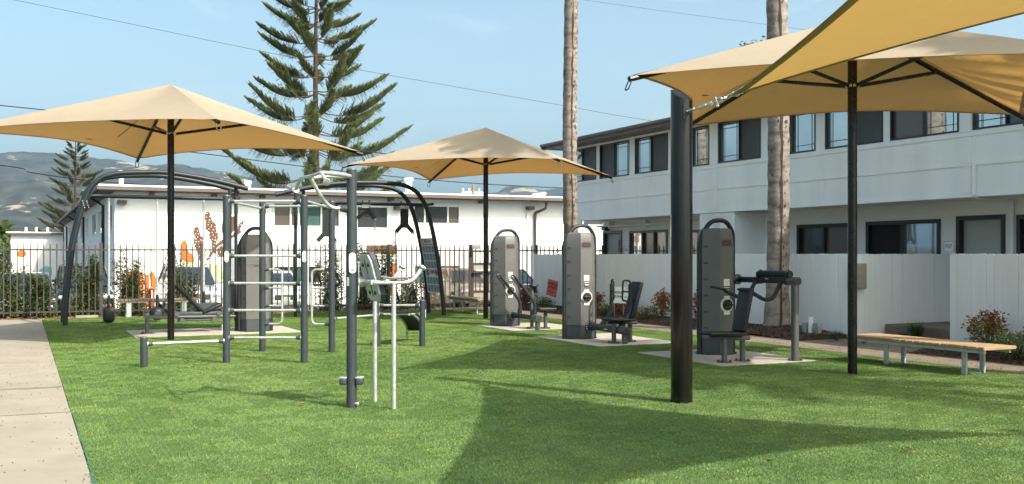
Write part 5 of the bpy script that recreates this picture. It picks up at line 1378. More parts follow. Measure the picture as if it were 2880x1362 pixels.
for y in (16.55, 15.9):
    tubep(mM, 'lever', [V((ax, y, zt_)), V((ax + .22, y, .50)), V((ax + .25, y, .62)), V((ax + .25, y, 1.06))], .036, 'dark_metal', 12, .1)
    q = MB(); q.tube([V((ax + .03, y, zt_ + .03)), V((ax + .11, y, zt_ + .12))], .05, 10); part(mM, 'lever_sleeve', q, 'dark_metal')
    x = ax + .25
    hd = V((-.3, -.95, 0)) * .16 if y > 16 else V((-.17, -.03, 0))
    tubep(mM, 'handle', [V((x, y, .98)), V((x, y, 1.13)), V((x, y, 1.14)) + hd, V((x, y, .78)) + hd * 1.1, V((x, y, .76))], .0175, 'plastic_black', 8, .05)
    tubep(mM, 'handle_bar', [V((x, y, .93)), V((x, y, .94)) + hd * 1.05], .0165, 'plastic_black', 8)
m1, m2 = gp(1726.5, 965, .02), gp(1772, 961, .02); sy = (m1.y + m2.y) / 2
for s in (m1, m2):
    q = MB(); q.tube([s, V((s.x, s.y, .36))], .042, 14); part(mM, 'seat_post', q, 'tube_grey'); footplate(mM, s, .12)
q = MB(); q.tube([V((m1.x - .1, sy, .385)), V((m2.x + .1, sy, .37))], .035, 10); part(mM, 'seat_beam', q, 'tube_grey')
pad_slab(mM, 'seat', [(m1.x - .12, sy - .19, .415), (m2.x - .02, sy - .19, .40), (m2.x - .02, sy + .19, .40), (m1.x - .12, sy + .19, .415)], .05, .022)
bx = m2.x - .02
pad_slab(mM, 'backrest', [(bx, sy + .16, .43), (bx, sy - .16, .43), (bx + .17, sy - .12, 1.10), (bx + .17, sy + .12, 1.10)], .085, .03)

# ---- farthest of the three: two lever handles and a stool
mF = thing('lever_row_machine', 'farthest grey tower machine with two lever handles and round stool seat', 'exercise machine', (9.8, 21, 0), 0, 'grey tower machines')
column(mF, (9.80, 20.95))
ax = 9.88; zt_ = .26
q = MB(); q.tube([V((ax, 20.7, zt_)), V((ax, 19.5, zt_ - .01))], .058, 16); part(mF, 'main_tube', q, 'dark_metal')
flange(mF, (ax - .02, 20.70, zt_), (0, -1, 0), .11)
q = MB(); q.tube([V((ax, 19.66, zt_)), V((ax, 19.42, zt_ - .01))], .074, 18); e_ = part(mF, 'elbow', q, 'tube_grey')
q = MB(); q.tube([V((ax, 19.422, zt_ - .01)), V((ax, 19.414, zt_ - .01))], .053, 18); part(e_, 'end_cap', q, 'print_dark')
q = MB(); q.tube([V((ax, 19.5, zt_)), V((ax, 19.5, .02))], .056, 14); part(mF, 'support_post', q, 'tube_grey')
for y in (20.38, 19.66):
    tubep(mF, 'lever', [V((ax, y, zt_)), V((ax + .02, y, .52)), V((ax - .02, y, .62)), V((ax - .30, y, .95)), V((ax - .45, y, 1.12))], .034, 'dark_metal', 12, .1)
    q = MB(); q.tube([V((ax, y, zt_)), V((ax + .01, y, .42))], .05, 10); part(mF, 'lever_sleeve', q, 'dark_metal')
    a, b = V((ax - .27, y - .0, .93)), V((ax - .50, y, 1.18))
    tubep(mF, 'handle', [a, b, b + V((-.06, .0, -.03)), a + V((-.11, 0, .02)), a + V((-.08, 0, -.07)), a + V((.02, 0, -.03))], .0165, 'plastic_black', 8, .03)
f1, f2 = gp(1496, 923, .02), gp(1534, 924, .02)
q = MB(); q.tube([f1, V((f1.x, f1.y, .92))], .040, 14); part(mF, 'knee_post', q, 'tube_grey'); footplate(mF, f1, .12)
q = MB(); q.rbox((f1.x + .02, f1.y - .02, .93), (.13, .18, .075), .03, None, 3); q.rbox((f1.x + .075, f1.y - .02, .86), (.05, .15, .17), .02, None, 2); part(mF, 'chest_pad', q, 'plastic_black')
q = MB(); q.tube([f2, V((f2.x, f2.y, .40))], .040, 14); part(mF, 'seat_post', q, 'tube_grey'); footplate(mF, f2, .12)
pad_slab(mF, 'seat', [(f2.x - .22, f2.y - .17, .41), (f2.x + .20, f2.y - .17, .41), (f2.x + .20, f2.y + .17, .41), (f2.x - .22, f2.y + .17, .41)], .055, .025)

# ---- left machine seen from behind, with a sliding recliner
mL = thing('sliding_leg_machine', 'grey tower machine behind the ladder posts with a black sliding recliner seat', 'exercise machine', (4.3, 21.7, 0), 0, 'grey tower machines')
column(mL, (4.40, 21.68), True, False)
YR = 22.05; e0 = gp(413, 938, .02); xe = e0.x; YR = e0.y - .05
zr = oy(413, 893, YR).z
q = MB(); q.tube([V((xe, YR, .02)), V((xe, YR, zr))], .042, 14); part(mL, 'support_post', q, 'tube_grey'); footplate(mL, (xe, YR), .15)
q = MB(); q.tube([V((xe, YR - .075, zr)), V((xe, YR + .06, zr))], .05, 16); part(mL, 'elbow', q, 'tube_grey')
for dy in (-.05, .22): q = MB(); q.tube([V((xe, YR + dy, zr)), V((4.15, YR + dy, zr - .015))], .032, 12); part(mL, 'rail', q, 'tube_grey')
c0, c1 = oy(492, 890, YR).x, oy(618, 890, YR).x
q = MB(); q.rbox(((c0 + c1) / 2, YR + .08, zr + .055), (c1 - c0, .3, .075), .02); cg = part(mL, 'carriage', q, 'plastic_base')
q = MB(); q.rbox(((c0 + c1) / 2, YR + .08, zr - .075), ((c1 - c0) * .8, .26, .045), .015); part(mL, 'carriage_underframe', q, 'plastic_base')
for x, dz in ((c0 + .03, .055), (c1 - .03, .055), (c0 + .13, -.075), (c1 - .12, -.075)):
    q = MB(); q.tube([V((x, YR - .10, zr + dz)), V((x, YR + .26, zr + dz))], .05, 16); part(mL, 'roller', q, 'tube_grey')
q = MB(); q.slab([V((c0 + .3, YR, zr + .09)), V((c1 - .05, YR, zr + .09)), V((c1 - .2, YR, zr + .26)), V((c0 + .42, YR, zr + .26))], (0, .16, 0)); part(cg, 'seat_bracket', q, 'plastic_base')
A_, B_ = oy(563, 876, YR), oy(491, 806, YR)
pad_slab(mL, 'backrest', [A_ + V((0, -.1, 0)), B_ + V((0, -.1, 0)), B_ + V((0, .28, 0)), A_ + V((0, .28, 0))], -.08, .03)
A_, B_ = oy(566, 874, YR), oy(620, 850, YR)
pad_slab(mL, 'seat', [A_ + V((0, -.1, 0)), B_ + V((0, -.1, 0)), B_ + V((0, .28, 0)), A_ + V((0, .28, 0))], -.08, .03)
q = MB(); q.rbox((4.02, YR + .1, .75), (.03, .5, .55), .01); fp_ = part(mL, 'foot_board', q, 'plastic_black')
q = MB(); q.tube([V((4.06, YR + .1, .02)), V((4.06, YR + .1, 1.0))], .04, 12); part(mL, 'foot_board_post', q, 'dark_metal')

# ================================================================== BENCHES
def bench(lbl, x0, x1, y0, y1, h, axis, legpos, wm, ns):
    root = thing('slatted_bench', lbl, 'bench', ((x0 + x1) / 2, (y0 + y1) / 2, 0), 0, 'slatted wooden benches')
    t = .045
    if axis == 'y':
        w = (y1 - y0) / ns; q = MB(); q.rbox((0, 0, 0), (x1 - x0, w - .012, t), .006, seg=1); me = q.mesh('slat', None, False); me.materials.append(M[wm])
        for i in range(ns): piece(root, 'slat', me, ((x0 + x1) / 2 + random.uniform(-.004, .004), y0 + w * (i + .5), h - t / 2))
        for x in (x0 + .07, x1 - .07): q = MB(); q.box((x - .02, y0 + .05, h - t - .045), (x + .02, y1 - .05, h - t - .002)); part(root, 'side_rail', q, 'galv_post', smooth=False)
        for (x, y) in legpos:
            q = MB(); q.rbox((x, y, (h - t) / 2 - .025), (.035, .075, h - t + .045), .004, seg=1); part(root, 'leg', q, 'galv_post')
        for y in sorted({round(p[1], 2) for p in legpos})[::1]:
            q = MB(); q.rbox(((x0 + x1) / 2, y, .012), (.2, .12, .02), .006); part(root, 'foot_bar', q, 'galv_post')
    else:
        w = (x1 - x0) / ns; q = MB(); q.rbox((0, 0, 0), (w - .012, y1 - y0, t), .006, seg=1); me = q.mesh('slat', None, False); me.materials.append(M[wm])
        for i in range(ns): piece(root, 'slat', me, (x0 + w * (i + .5), (y0 + y1) / 2 + random.uniform(-.004, .004), h - t / 2))
        for y in (y0 + .07, y1 - .07): q = MB(); q.box((x0 + .05, y - .02, h - t - .045), (x1 - .05, y + .02, h - t - .002)); part(root, 'side_rail', q, 'galv_post', smooth=False)
        for (x, y) in legpos:
            q = MB(); q.rbox((x, y, (h - t) / 2 - .025), (.12, .05, h - t + .045), .004, seg=1); part(root, 'leg', q, 'galv_post')
L1, L2, L3, L4 = [gp(*q_) for q_ in ((2497, 1025), (2551, 1023), (2715.5, 1053), (2771, 1051))]
bench('warm wooden slatted bench on galvanised legs at the right edge of the lawn', 11.25, 11.86, 9.42, 11.9, .40, 'y', [(11.40, L1.y), (11.74, L1.y), (11.40, L3.y), (11.74, L3.y)], 'wood_warm', 21)
bench('weathered slatted bench in front of the iron fence on the left', oy(326, 845, 28.2).x, oy(556, 845, 28.2).x, 28.0, 28.45, .46, 'x', [(oy(362, 870, 28.1).x, 28.08), (oy(517, 870, 28.1).x, 28.08), (oy(362, 870, 28.1).x, 28.36), (oy(517, 870, 28.1).x, 28.36)], 'wood_dull', 22)
bench('slatted bench half hidden behind the farthest grey tower machine', 10.9, 11.35, 25.0, 27.2, .43, 'y', [(11.0, 25.3), (11.25, 25.3), (11.0, 26.9), (11.25, 26.9)], 'wood_warm', 18)

# ================================================================== SIGNS AND SERVICES
def stake_sign(lbl, px0, px1, py0, py1, x, m_, lines, col, tilt=0., extra=None, wf=.7):
    c = ox((px0 + px1) / 2, (py0 + py1) / 2, x); hh = (ox((px0 + px1) / 2, py0, x).z - ox((px0 + px1) / 2, py1, x).z); ww = abs(ox(px0, 800, x).y - ox(px1, 800, x).y) * wf
    rz = -TH * .25; R = Matrix.Rotation(-pi / 2 + .35, 3, 'Z'); ux = R @ V((1, 0, 0)); uy = V((0, 0, 1)); ux2 = (ux * cos(tilt) + uy * -sin(tilt)); uy2 = (uy * cos(tilt) + ux * sin(tilt)); nn = ux2.cross(uy2)
    root = thing('yard_sign', lbl, 'sign', V((c.x, c.y, 0)), 0, 'yard signs by the white fence')
    q = MB(); q.slab([c + ux2 * a * ww / 2 + uy2 * b * hh / 2 for a, b in ((-1, -1), (1, -1), (1, 1), (-1, 1))], nn * -.006); pn_ = part(root, 'panel', q, m_, smooth=False)
    q = MB()
    for s, (ox_, oy_, sz, bd) in lines: put_text(q, s, c + ux2 * ox_ * ww + uy2 * oy_ * hh + nn * .004, ux2, uy2, sz * hh, bd)
    part(pn_, 'lettering', q, col, smooth=False)
    for a in (-.25, .25):
        p_ = c + ux2 * a * ww - uy2 * hh * .5; q = MB(); q.tube([p_ + uy2 * .1, p_, p_ + V((0, 0, -(p_.z - .02)))], .004, 5); part(root, 'wire_stake', q, 'galv_post')
    if extra: extra(pn_, c, ux2, uy2, nn, ww, hh)
def arrow(par, c, ux, uy, nn, ww, hh):
    q = MB(); o = c - uy * hh * .25 + nn * .004
    q.add([o + ux * a * ww + uy * b * hh for a, b in ((-.36, 0), (-.24, .055), (-.24, .015), (.36, .015), (.36, -.015), (-.24, -.015), (-.24, -.055))], [(0, 1, 2, 3, 4, 5, 6)]); part(par, 'arrow', q, 'ink', smooth=False)
    q = MB(); put_text(q, 'illus', c - uy * hh * .43 + ux * ww * .33 + nn * .004, ux, uy, hh * .07, .01); part(par, 'small_mark', q, 'ink', smooth=False) if False else None
stake_sign('leaning red yard sign reading leasing office with an arrow', 1536, 1570, 788, 834, 13.9, 'sign_red', [('LEASING', (0, .27, .225, .022)), ('OFFICE', (-.04, .03, .225, .022))], 'ink', .2, arrow, .52)
def flowers(par, c, ux, uy, nn, ww, hh):
    for (a, b, m_, r, n) in ((.44, .42, 'paint_yellow', .075, 7), (-.42, -.40, 'paint_yellow', .09, 7), (.36, -.38, 'logo_red', .075, 9)):
        q = MB(); o = c + ux * a * ww + uy * b * hh + nn * .004; P = []
        for k in range(2 * n): 
            rr = r * hh * (1 if k % 2 else .45); P.append(o + ux * rr * cos(pi * k / n) + uy * rr * sin(pi * k / n))
        q.add(P, [tuple(range(2 * n))]); part(par, 'flower_print', q, m_, smooth=False)
    q = MB(); o = c + ux * .37 * ww - uy * hh * .12 + nn * .004
    q.add([o + ux * a * ww + uy * b * hh for a, b in ((-.08, 0), (.0, .07), (.0, .025), (.07, .025), (.07, -.025), (.0, -.025), (.0, -.07))], [(0, 1, 2, 3, 4, 5, 6)]); part(par, 'arrow', q, 'sign_blue', smooth=False)
stake_sign('white yard sign reading check-in this way with small printed flowers', 1722, 1759, 807, 853, 13.3, 'sign_white', [('CHECK-IN', (-.05, .15, .2, .03)), ('THIS WAY', (-.08, -.10, .2, .03))], 'ink', .0, flowers, .92)
# electrical box on the fence
bx0 = thing('meter_box', 'tan metal box hung on the white fence behind the umbrella pole', 'electrical box', (14.3, 15.0, .8))
A_, B_ = oy(2387, 813, 15.05), oy(2432, 741, 15.05)
q = MB(); q.rbox(((A_.x + B_.x) / 2, 15.04, (A_.z + B_.z) / 2), (B_.x - A_.x, .1, B_.z - A_.z), .012); part(bx0, 'cabinet', q, 'box_tan')
q = MB(); q.rbox(((A_.x + B_.x) / 2, 14.985, (A_.z + B_.z) / 2), (B_.x - A_.x - .03, .012, B_.z - A_.z - .03), .004); part(bx0, 'cabinet_door', q, 'box_tan')
# irrigation valve and junction boxes
vb = thing('utility_riser', 'grey pipe riser with small junction boxes in the mulch right of the palm', 'utility riser', (13.75, 14.9 + .9, .05))
c = gp(2280, 955, .08); c = V((13.6, ox(2280, 950, 13.6).y, .05))
q = MB(); q.tube([c, c + V((0, 0, .36))], .05, 12); part(vb, 'white_pipe', q, 'white_plastic')
q = MB(); q.rbox(c + V((.02, -.16, .16)), (.1, .15, .2), .012); part(vb, 'junction_box', q, 'pipe_grey')
q = MB(); q.rbox(c + V((-.02, .12, .13)), (.1, .1, .24), .012); part(vb, 'junction_box', q, 'pipe_grey')
q = MB(); q.tube(bend([c + V((0, -.17, .07)), c + V((0, -.17, -.01)), c + V((0, .1, -.0)), c + V((0, .13, .04))], .06), .03, 10); part(vb, 'elbow_pipe', q, 'pipe_grey')
# orange garden chair beyond the fence
oc = V((oy(388, 850, 29.75).x, 29.75, -.1))
ch = thing('garden_chair', 'orange slatted garden chair standing beyond the iron fence', 'chair', oc)
for i in range(5):
    h_ = .95 - abs(i - 2) * .05; q = MB(); q.slab([oc + V((-.25 + i * .1, .28, .32)), oc + V((-.158 + i * .1, .28, .32)), oc + V((-.158 + i * .1 + (i - 2) * .01, .42, h_)), oc + V((-.25 + i * .1 + (i - 2) * .01, .42, h_))], (0, .025, 0)); part(ch, 'back_slat', q, 'mural_orange', smooth=False)
for i in range(5): q = MB(); q.rbox(oc + V((0, -.24 + i * .115, .36 - i * .012)), (.52, .1, .025), .005, seg=1); part(ch, 'seat_slat', q, 'mural_orange')
for s in (-1, 1):
    q = MB(); q.rbox(oc + V((s * .3, 0, .56)), (.1, .7, .025), .006, seg=1); part(ch, 'armrest', q, 'mural_orange')
    for y in (-.28, .3): q = MB(); q.rbox(oc + V((s * .27, y, .24)), (.04, .09, .62), .005, seg=1); part(ch, 'leg', q, 'mural_orange')
q = MB(); q.rbox(oc + V((0, -.3, .27)), (.5, .025, .12), .005, seg=1); part(ch, 'front_board', q, 'mural_orange')
ch.scale = (1.35, 1.35, 1.35)
# painted boards leaning behind the fence
for lbl, px, m_, m2 in (('red and yellow painted board leaning behind the iron fence', 1018, 'paint_red', 'paint_yellow'), ('pale blue painted board leaning behind the iron fence', 1030, 'mural_blue', 'mural_white')):
    A_ = oy(px, 862, 29.6); root = thing('painted_board', lbl, 'board', A_)
    q = MB(); q.rbox(A_ + V((-.03, 0, .32)), (.09, .02, .66), .03, Matrix.Rotation(radians(-12), 3, 'Y')); b_ = part(root, 'board', q, m_)
    q = MB(); q.rbox(A_ + V((-.03, -.012, .15)), (.05, .01, .25), .004, Matrix.Rotation(radians(-12), 3, 'Y')); part(b_, 'painted_stripe', q, m2)
q = MB(); a, b = gp(207, 890), gp(272, 889); q.rbox(V(((a.x + b.x) / 2, 28.28, .02)), (b.x - a.x, .22, .09), .03); single('paving_stone', q, 'concrete', 'worn concrete edging stone at the back of the lawn below the fence', 'stone')

# ================================================================== CARS (nose towards the fence)
def car_proto(name, kind, paint, label):
    """origin at ground under the nose; nose at y=0 looking to -y, length along +y"""
    root = thing(name, label, 'car', (0, 0, 0), 0, 'cars parked nose-in along the fence')
    L, w = (4.55, .90) if kind == 'suv' else ((4.7, .90) if kind == 'sedan' else (3.9, .84))
    hood, roof = (1.02, 1.68) if kind == 'suv' else ((.93, 1.45) if kind == 'sedan' else (.98, 1.52))
    def ring(y, hw, z0, z1, tuck=.06):
        return [V((-hw + .05, y, z0)), V((hw - .05, y, z0)), V((hw, y, z0 + .12)), V((hw + .01, y, (z0 + z1) / 2)), V((hw - .03, y, z1 - .08)), V((hw - tuck - .08, y, z1)), V((0, y, z1 + .025)), V((-hw + tuck + .08, y, z1)), V((-hw + .03, y, z1 - .08)), V((-hw - .01, y, (z0 + z1) / 2)), V((-hw, y, z0 + .12))]
    st = [(0, w * .72, .30, hood - .33), (.05, w * .86, .24, hood - .20), (.25, w * .97, .2, hood - .10), (.6, w, .2, hood - .05), (1.25, w, .2, hood + .0), (1.5, w, .2, hood + .06), (2.5, w, .2, hood + .06), (L - .7, w, .2, hood + .08), (L - .2, w * .96, .22, hood + .02), (L, w * .85, .3, hood - .15)]
    q = MB(); q.ring([ring(*s) for s in st]); part(root, 'body', q, paint, local=True, ang=.5)
    def cab(y, hw, z0, z1, z): return [V((-hw, y, z0)), V((hw, y, z0)), V((hw * z, y, z1)), V((-hw * z, y, z1))]
    y0, y1, y2, y3 = (1.2, 2.0, L - .75, L - .25) if kind != 'sedan' else (1.3, 2.1, L - 1.5, L - .7)
    zb = hood + .03
    q = MB(); P = [V((-w + .09, y0, zb)), V((w - .09, y0, zb)), V((w - .06, y3, zb)), V((-w + .06, y3, zb)), V((-w + .24, y1, roof)), V((w - .24, y1, roof)), V((w - .24, y2, roof)), V((-w + .24, y2, roof))]
    q.add(P, [(0, 1, 5, 4), (1, 2, 6, 5), (2, 3, 7, 6), (3, 0, 4, 7), (4, 5, 6, 7)]); part(root, 'glazing', q, 'glass_car', local=True, smooth=False)
    q = MB(); q.ring([[V((s * (w - .235), y, roof - .03)) for s in (-1, 1)] + [V((s * (w - .30), y, roof + .035)) for s in (1, -1)] for y in (y1 - .06, (y1 + y2) / 2, y2 + .06)]); part(root, 'roof', q, paint, local=True)
    for s in (-1, 1):
        ym = (y1 + y2) / 2
        for a_, b_, r_ in ((V((s * (w - .085), y0, zb)), V((s * (w - .235), y1, roof + .01)), .035), (V((s * (w - .06), y3, zb)), V((s * (w - .235), y2, roof + .01)), .045), (V((s * (w - .07), ym, zb)), V((s * (w - .235), ym, roof)), .035)):
            q = MB(); q.tube([a_, b_], r_, 6); part(root, 'pillar', q, paint, local=True)
    if kind == 'suv':
        q = MB()
        for s in (-1, 1): q.tube([V((s * (w - .28), y1 + .1, roof + .06)), V((s * (w - .28), y2 - .1, roof + .06))], .018, 6)
        part(root, 'roof_rail', q, 'plastic_black', local=True)
    q = MB(); q.rbox((0, .012, hood - .38), (.78, .06, .20), .03); gr = part(root, 'grille', q, 'plastic_black', local=True)
    for k in range(4): q = MB(); q.rbox((0, -.022, hood - .45 + k * .045), (.72, .012, .012), .003, seg=1); part(gr, 'grille_bar', q, 'rim', local=True)
    q = MB(); q.tube([V((0, -.03, hood - .36)), V((0, -.04, hood - .36))], .065, 14); part(gr, 'badge', q, 'rim', local=True)
    for s in (-1, 1):
        q = MB(); q.rbox((s * (w * .74), .07, hood - .31), (.36, .16, .13), .045, Matrix.Rotation(s * .3, 3, 'Z')); part(root, 'headlight', q, 'lens', local=True)
        q = MB(); q.rbox((s * (w * .72), .03, .42), (.24, .08, .1), .03); part(root, 'fog_lamp', q, 'amber' if paint == 'car_black' else 'lens', local=True)
        q = MB(); q.rbox((s * (w + .1), y0 + .35, zb + .06), (.2, .1, .14), .04); part(root, 'mirror', q, paint, local=True)
        for y in (.85, L - .85):
            q = MB(); q.tube([V((s * (w - .2), y, .33)), V((s * (w + .015), y, .33))], .33, 22); t_ = part(root, 'wheel', q, 'tyre', local=True)
            q = MB(); q.tube([V((s * (w + .01), y, .33)), V((s * (w + .025), y, .33))], [.21, .17], 16); part(t_, 'rim', q, 'rim', local=True)
    q = MB(); q.rbox((0, .0, .36), (w * 1.5, .12, .2), .05); bp_ = part(root, 'bumper', q, 'plastic_black' if kind == 'suv' else paint, local=True)
    q = MB(); q.rbox((0, -.065, .50), (.32, .02, .16), .006, seg=1); pl = part(root, 'number_plate', q, 'white_plastic', local=True)
    if paint != 'car_silver': return root
    q = MB(); put_text(q, '1310', (.06, -.077, .49), (1, 0, 0), (0, 0, 1), .085, .012); part(pl, 'plate_lettering', q, 'flag_blue', local=True, smooth=False)
    return root
GZ = -.5
def park(root, px, yn, rz=0.):
    x = oy(px, 800, yn).x; root.location = (x, yn, GZ); root.rotation_euler = (0, 0, rz)
park(car_proto('parked_car', 'suv', 'car_silver', 'silver grey crossover parked behind the fence left of the ladder posts'), 557, 36.9)
park(car_proto('parked_car', 'suv', 'car_black', 'black pickup style car parked behind the fence beside the arch leg'), 243, 36.6)
park(car_proto('parked_car', 'sedan', 'car_slate', 'slate grey car at the far left behind the leafy fence'), 75, 36.4)
park(car_proto('parked_car', 'sedan', 'car_white', 'white saloon parked behind the fence between the slate posts'), 803, 37.2)
park(car_proto('parked_car', 'hatch', 'car_beige', 'beige rounded hatchback parked behind the mesh gate'), 1352, 37.0)
park(car_proto('parked_car', 'sedan', 'car_navy', 'dark blue car glimpsed between fence and farthest grey machine'), 1494, 37.6)

# ================================================================== WIRES
def wire(lbl, pts, Z, r, sag=.0):
    P = [dep(a, b, Z if not isinstance(Z, tuple) else Z[0] + (Z[1] - Z[0]) * k / (len(pts) - 1)) for k, (a, b) in enumerate(pts)]
    q = MB(); q.tube(spline(P, 10), r, 5); single('overhead_wire', q, 'plastic_black', lbl, 'wire', 'overhead wires')
wire('thin wire rising to the upper left across the sky', [(-500, -98), (33, -1), (715, 140), (1006, 196), (1577, 296), (1780, 332), (2400, 430)], 62, .012)
wire('black cable crossing behind the left umbrella to the right palm', [(-600, 200), (0, 297), (67, 306), (495, 424), (900, 486), (1230, 516), (1577, 530), (2300, 560)], 58, .03) if False else None
wire('black cable passing low across the large pine', [(-600, 255), (0, 297), (500, 356), (970, 418), (1200, 446), (1900, 520)], 58, .028)
wire('thick cable sagging above the roof of the back block', [(300, 405), (495, 423), (900, 474), (1230, 508), (1577, 529), (2300, 556)], 55, .026)
wire('cable crossing the small pine at the far left', [(-600, 405), (0, 465), (90, 486), (250, 508), (420, 520), (800, 540)], 56, .028)
wire('faint wire at the top right behind the second palm', [(1640, 0), (1900, 36), (2200, 75), (2600, 130), (3200, 215)], 70, .010)
up_ = thing('utility_pole', 'distant utility pole with crossarm above the back roof', 'utility pole', dep(1331, 900, 90))
p = dep(1331, 530, 90); q = MB(); q.tube([V((p.x, p.y, -.6)), V((p.x, p.y, p.z + .3))], [.16, .12], 8); part(up_, 'pole', q, 'wood_dull')
a, b = dep(1299, 541, 90), dep(1368, 543, 90); q = MB(); q.tube([a, b], .08, 6); part(up_, 'crossarm', q, 'ceramic')
for t in (.05, .3, .7, .95):
    c = a.lerp(b, t); q = MB(); q.tube([c, c + V((0, 0, .35))], [.06, .09], 8); part(up_, 'insulator', q, 'ceramic')
# ================================================================== TREES
def pine(name, lbl, base, H_, zlo, R, rseed, tr, nbl, lsc=1., mats=('pine_needle', 'pine_needle_light', 'pine_tip'), grp='whorled pines'):
    rnd = random.Random(rseed); root = thing(name, lbl, 'tree', base, 0, grp); b = V(base)
    q = MB(); n = 14; q.tube([b + V((.12 * sin(i * .7) * tr, .12 * cos(i * .9) * tr, H_ * i / n)) for i in range(n + 1)], [tr * (1 - .93 * i / n) for i in range(n + 1)], 10); part(root, 'trunk', q, 'pine_bark')
    limbs = MB(); fol = [MB(), MB(), MB()]
    def rope(p, d, L, r, mi, sag):
        d = d.normalized(); s = d.cross(V((0, 0, 1)));
        s = s.normalized() if s.length > .01 else V((1, 0, 0)); w = s.cross(d).normalized(); M_ = p + d * L * .55 + V((0, 0, sag * .25)); T = p + d * L + V((0, 0, sag))
        vs = []
        for c, rr in ((p, r * .8), (M_, r)):
            for k in range(3): a = 2 * pi * k / 3; vs.append(c + s * cos(a) * rr + w * sin(a) * rr)
        vs.append(T); fs = [(0, 1, 4, 3), (1, 2, 5, 4), (2, 0, 3, 5), (3, 4, 6), (4, 5, 6), (5, 3, 6)]
        fol[mi].add(vs, fs)
    z = zlo; k = 0
    while z < H_ - .5:
        nb = 6 if z < H_ * .75 else 5; a0 = rnd.uniform(0, 6.28)
        for i in range(nb):
            a = a0 + 2 * pi * i / nb + rnd.uniform(-.2, .2); Rb = R(z) * rnd.uniform(.72, 1.1)
            f = (z - zlo) / (H_ - zlo); up0 = -.04 + .28 * f + rnd.uniform(-.05, .05)
            d = V((cos(a), sin(a), 0)); s = V((-sin(a), cos(a), 0)); zz_ = z + rnd.uniform(-.12, .12)
            def P(t): return b + d * (Rb * t) + V((0, 0, zz_ + Rb * (up0 * t - .13 * sin(pi * min(1, t * 1.1)) * (1 - f) + .17 * t ** 4))) + s * (.04 * Rb * sin(t * 3 + i))
            pts = [P(t / 8) for t in range(9)]
            limbs.tube(pts, [tr * .16 * (1 - .8 * t / 8) * min(1, .4 + Rb / 4) for t in range(9)], 5, False)
            N = int(nbl * Rb)
            for m_ in range(N):
                t = .28 + .72 * ((m_ + rnd.random()) / N) ** .8
                if t < .5 and rnd.random() > (t - .18) * 2.6: continue
                p = P(t); tg = (P(min(1, t + .03)) - P(t - .03)).normalized(); sd = rnd.choice((-1, 1)); e = (t - .3) / .7
                L = lsc * (.40 + .62 * sin(pi * min(1, .25 + e * .72))) * rnd.uniform(.6, 1.08) * min(1, .45 + Rb * .13)
                dr = tg * (.42 + .75 * e) + s * sd * rnd.uniform(.05, .55) + V((0, 0, rnd.uniform(.42, .95) * (1 - .45 * e)))
                mi = 0 if rnd.random() < .52 else 1
                rope(p, dr, L, .030 * lsc * rnd.uniform(.8, 1.25), mi, .05 * L)
                if rnd.random() < .3: rope(p + dr.normalized() * L * .9, dr + V((0, 0, .3)), L * .22, .03 * lsc, 2, .02)
                if rnd.random() < .10 + .12 * (1 - e): rope(p, tg * .3 + s * sd * .5 - V((0, 0, .6)), L * rnd.uniform(.5, .95), .012 * lsc, 0, .08)
        z += (.78 + .42 * (1 - (z - zlo) / (H_ - zlo))) * (H_ / 24) ** .5 * rnd.uniform(.85, 1.15); k += 1
    part(root, 'limb', limbs, 'twig')
    cr = part(root, 'crown', fol[0], mats[0], smooth=False); part(cr, 'branchlet', fol[1], mats[1], smooth=False, kind='stuff'); part(cr, 'branchlet_tip', fol[2], mats[2], smooth=False, kind='stuff')
def lin(tab):
    def f(z):
        for (a, b), (c, d) in zip(tab, tab[1:]):
            if a <= z <= c: return b + (d - b) * (z - a) / (c - a)
        return tab[-1][1] if z > tab[-1][0] else tab[0][1]
    return f
bp_ = dep(889, 800, 60); pine('pine_tree', 'large dark whorled pine rising behind the back block', (bp_.x, bp_.y, -.6), 25.0, 4.6, lin([(4.5, 5.3), (7.5, 5.2), (11, 4.3), (14.5, 3.1), (17, 2.6), (25, .3)]), 4, .26, 112, .92)
bp_ = dep(212, 800, 100); pine('pine_tree', 'smaller grey-green whorled pine left of the back block', (bp_.x, bp_.y, -.6), 14.6, 3.0, lin([(3, 4.0), (7, 3.1), (10, 2.2), (14.6, .2)]), 8, .22, 80, .8, ('pine_needle', 'pine_needle_light', 'pine_needle_light'))

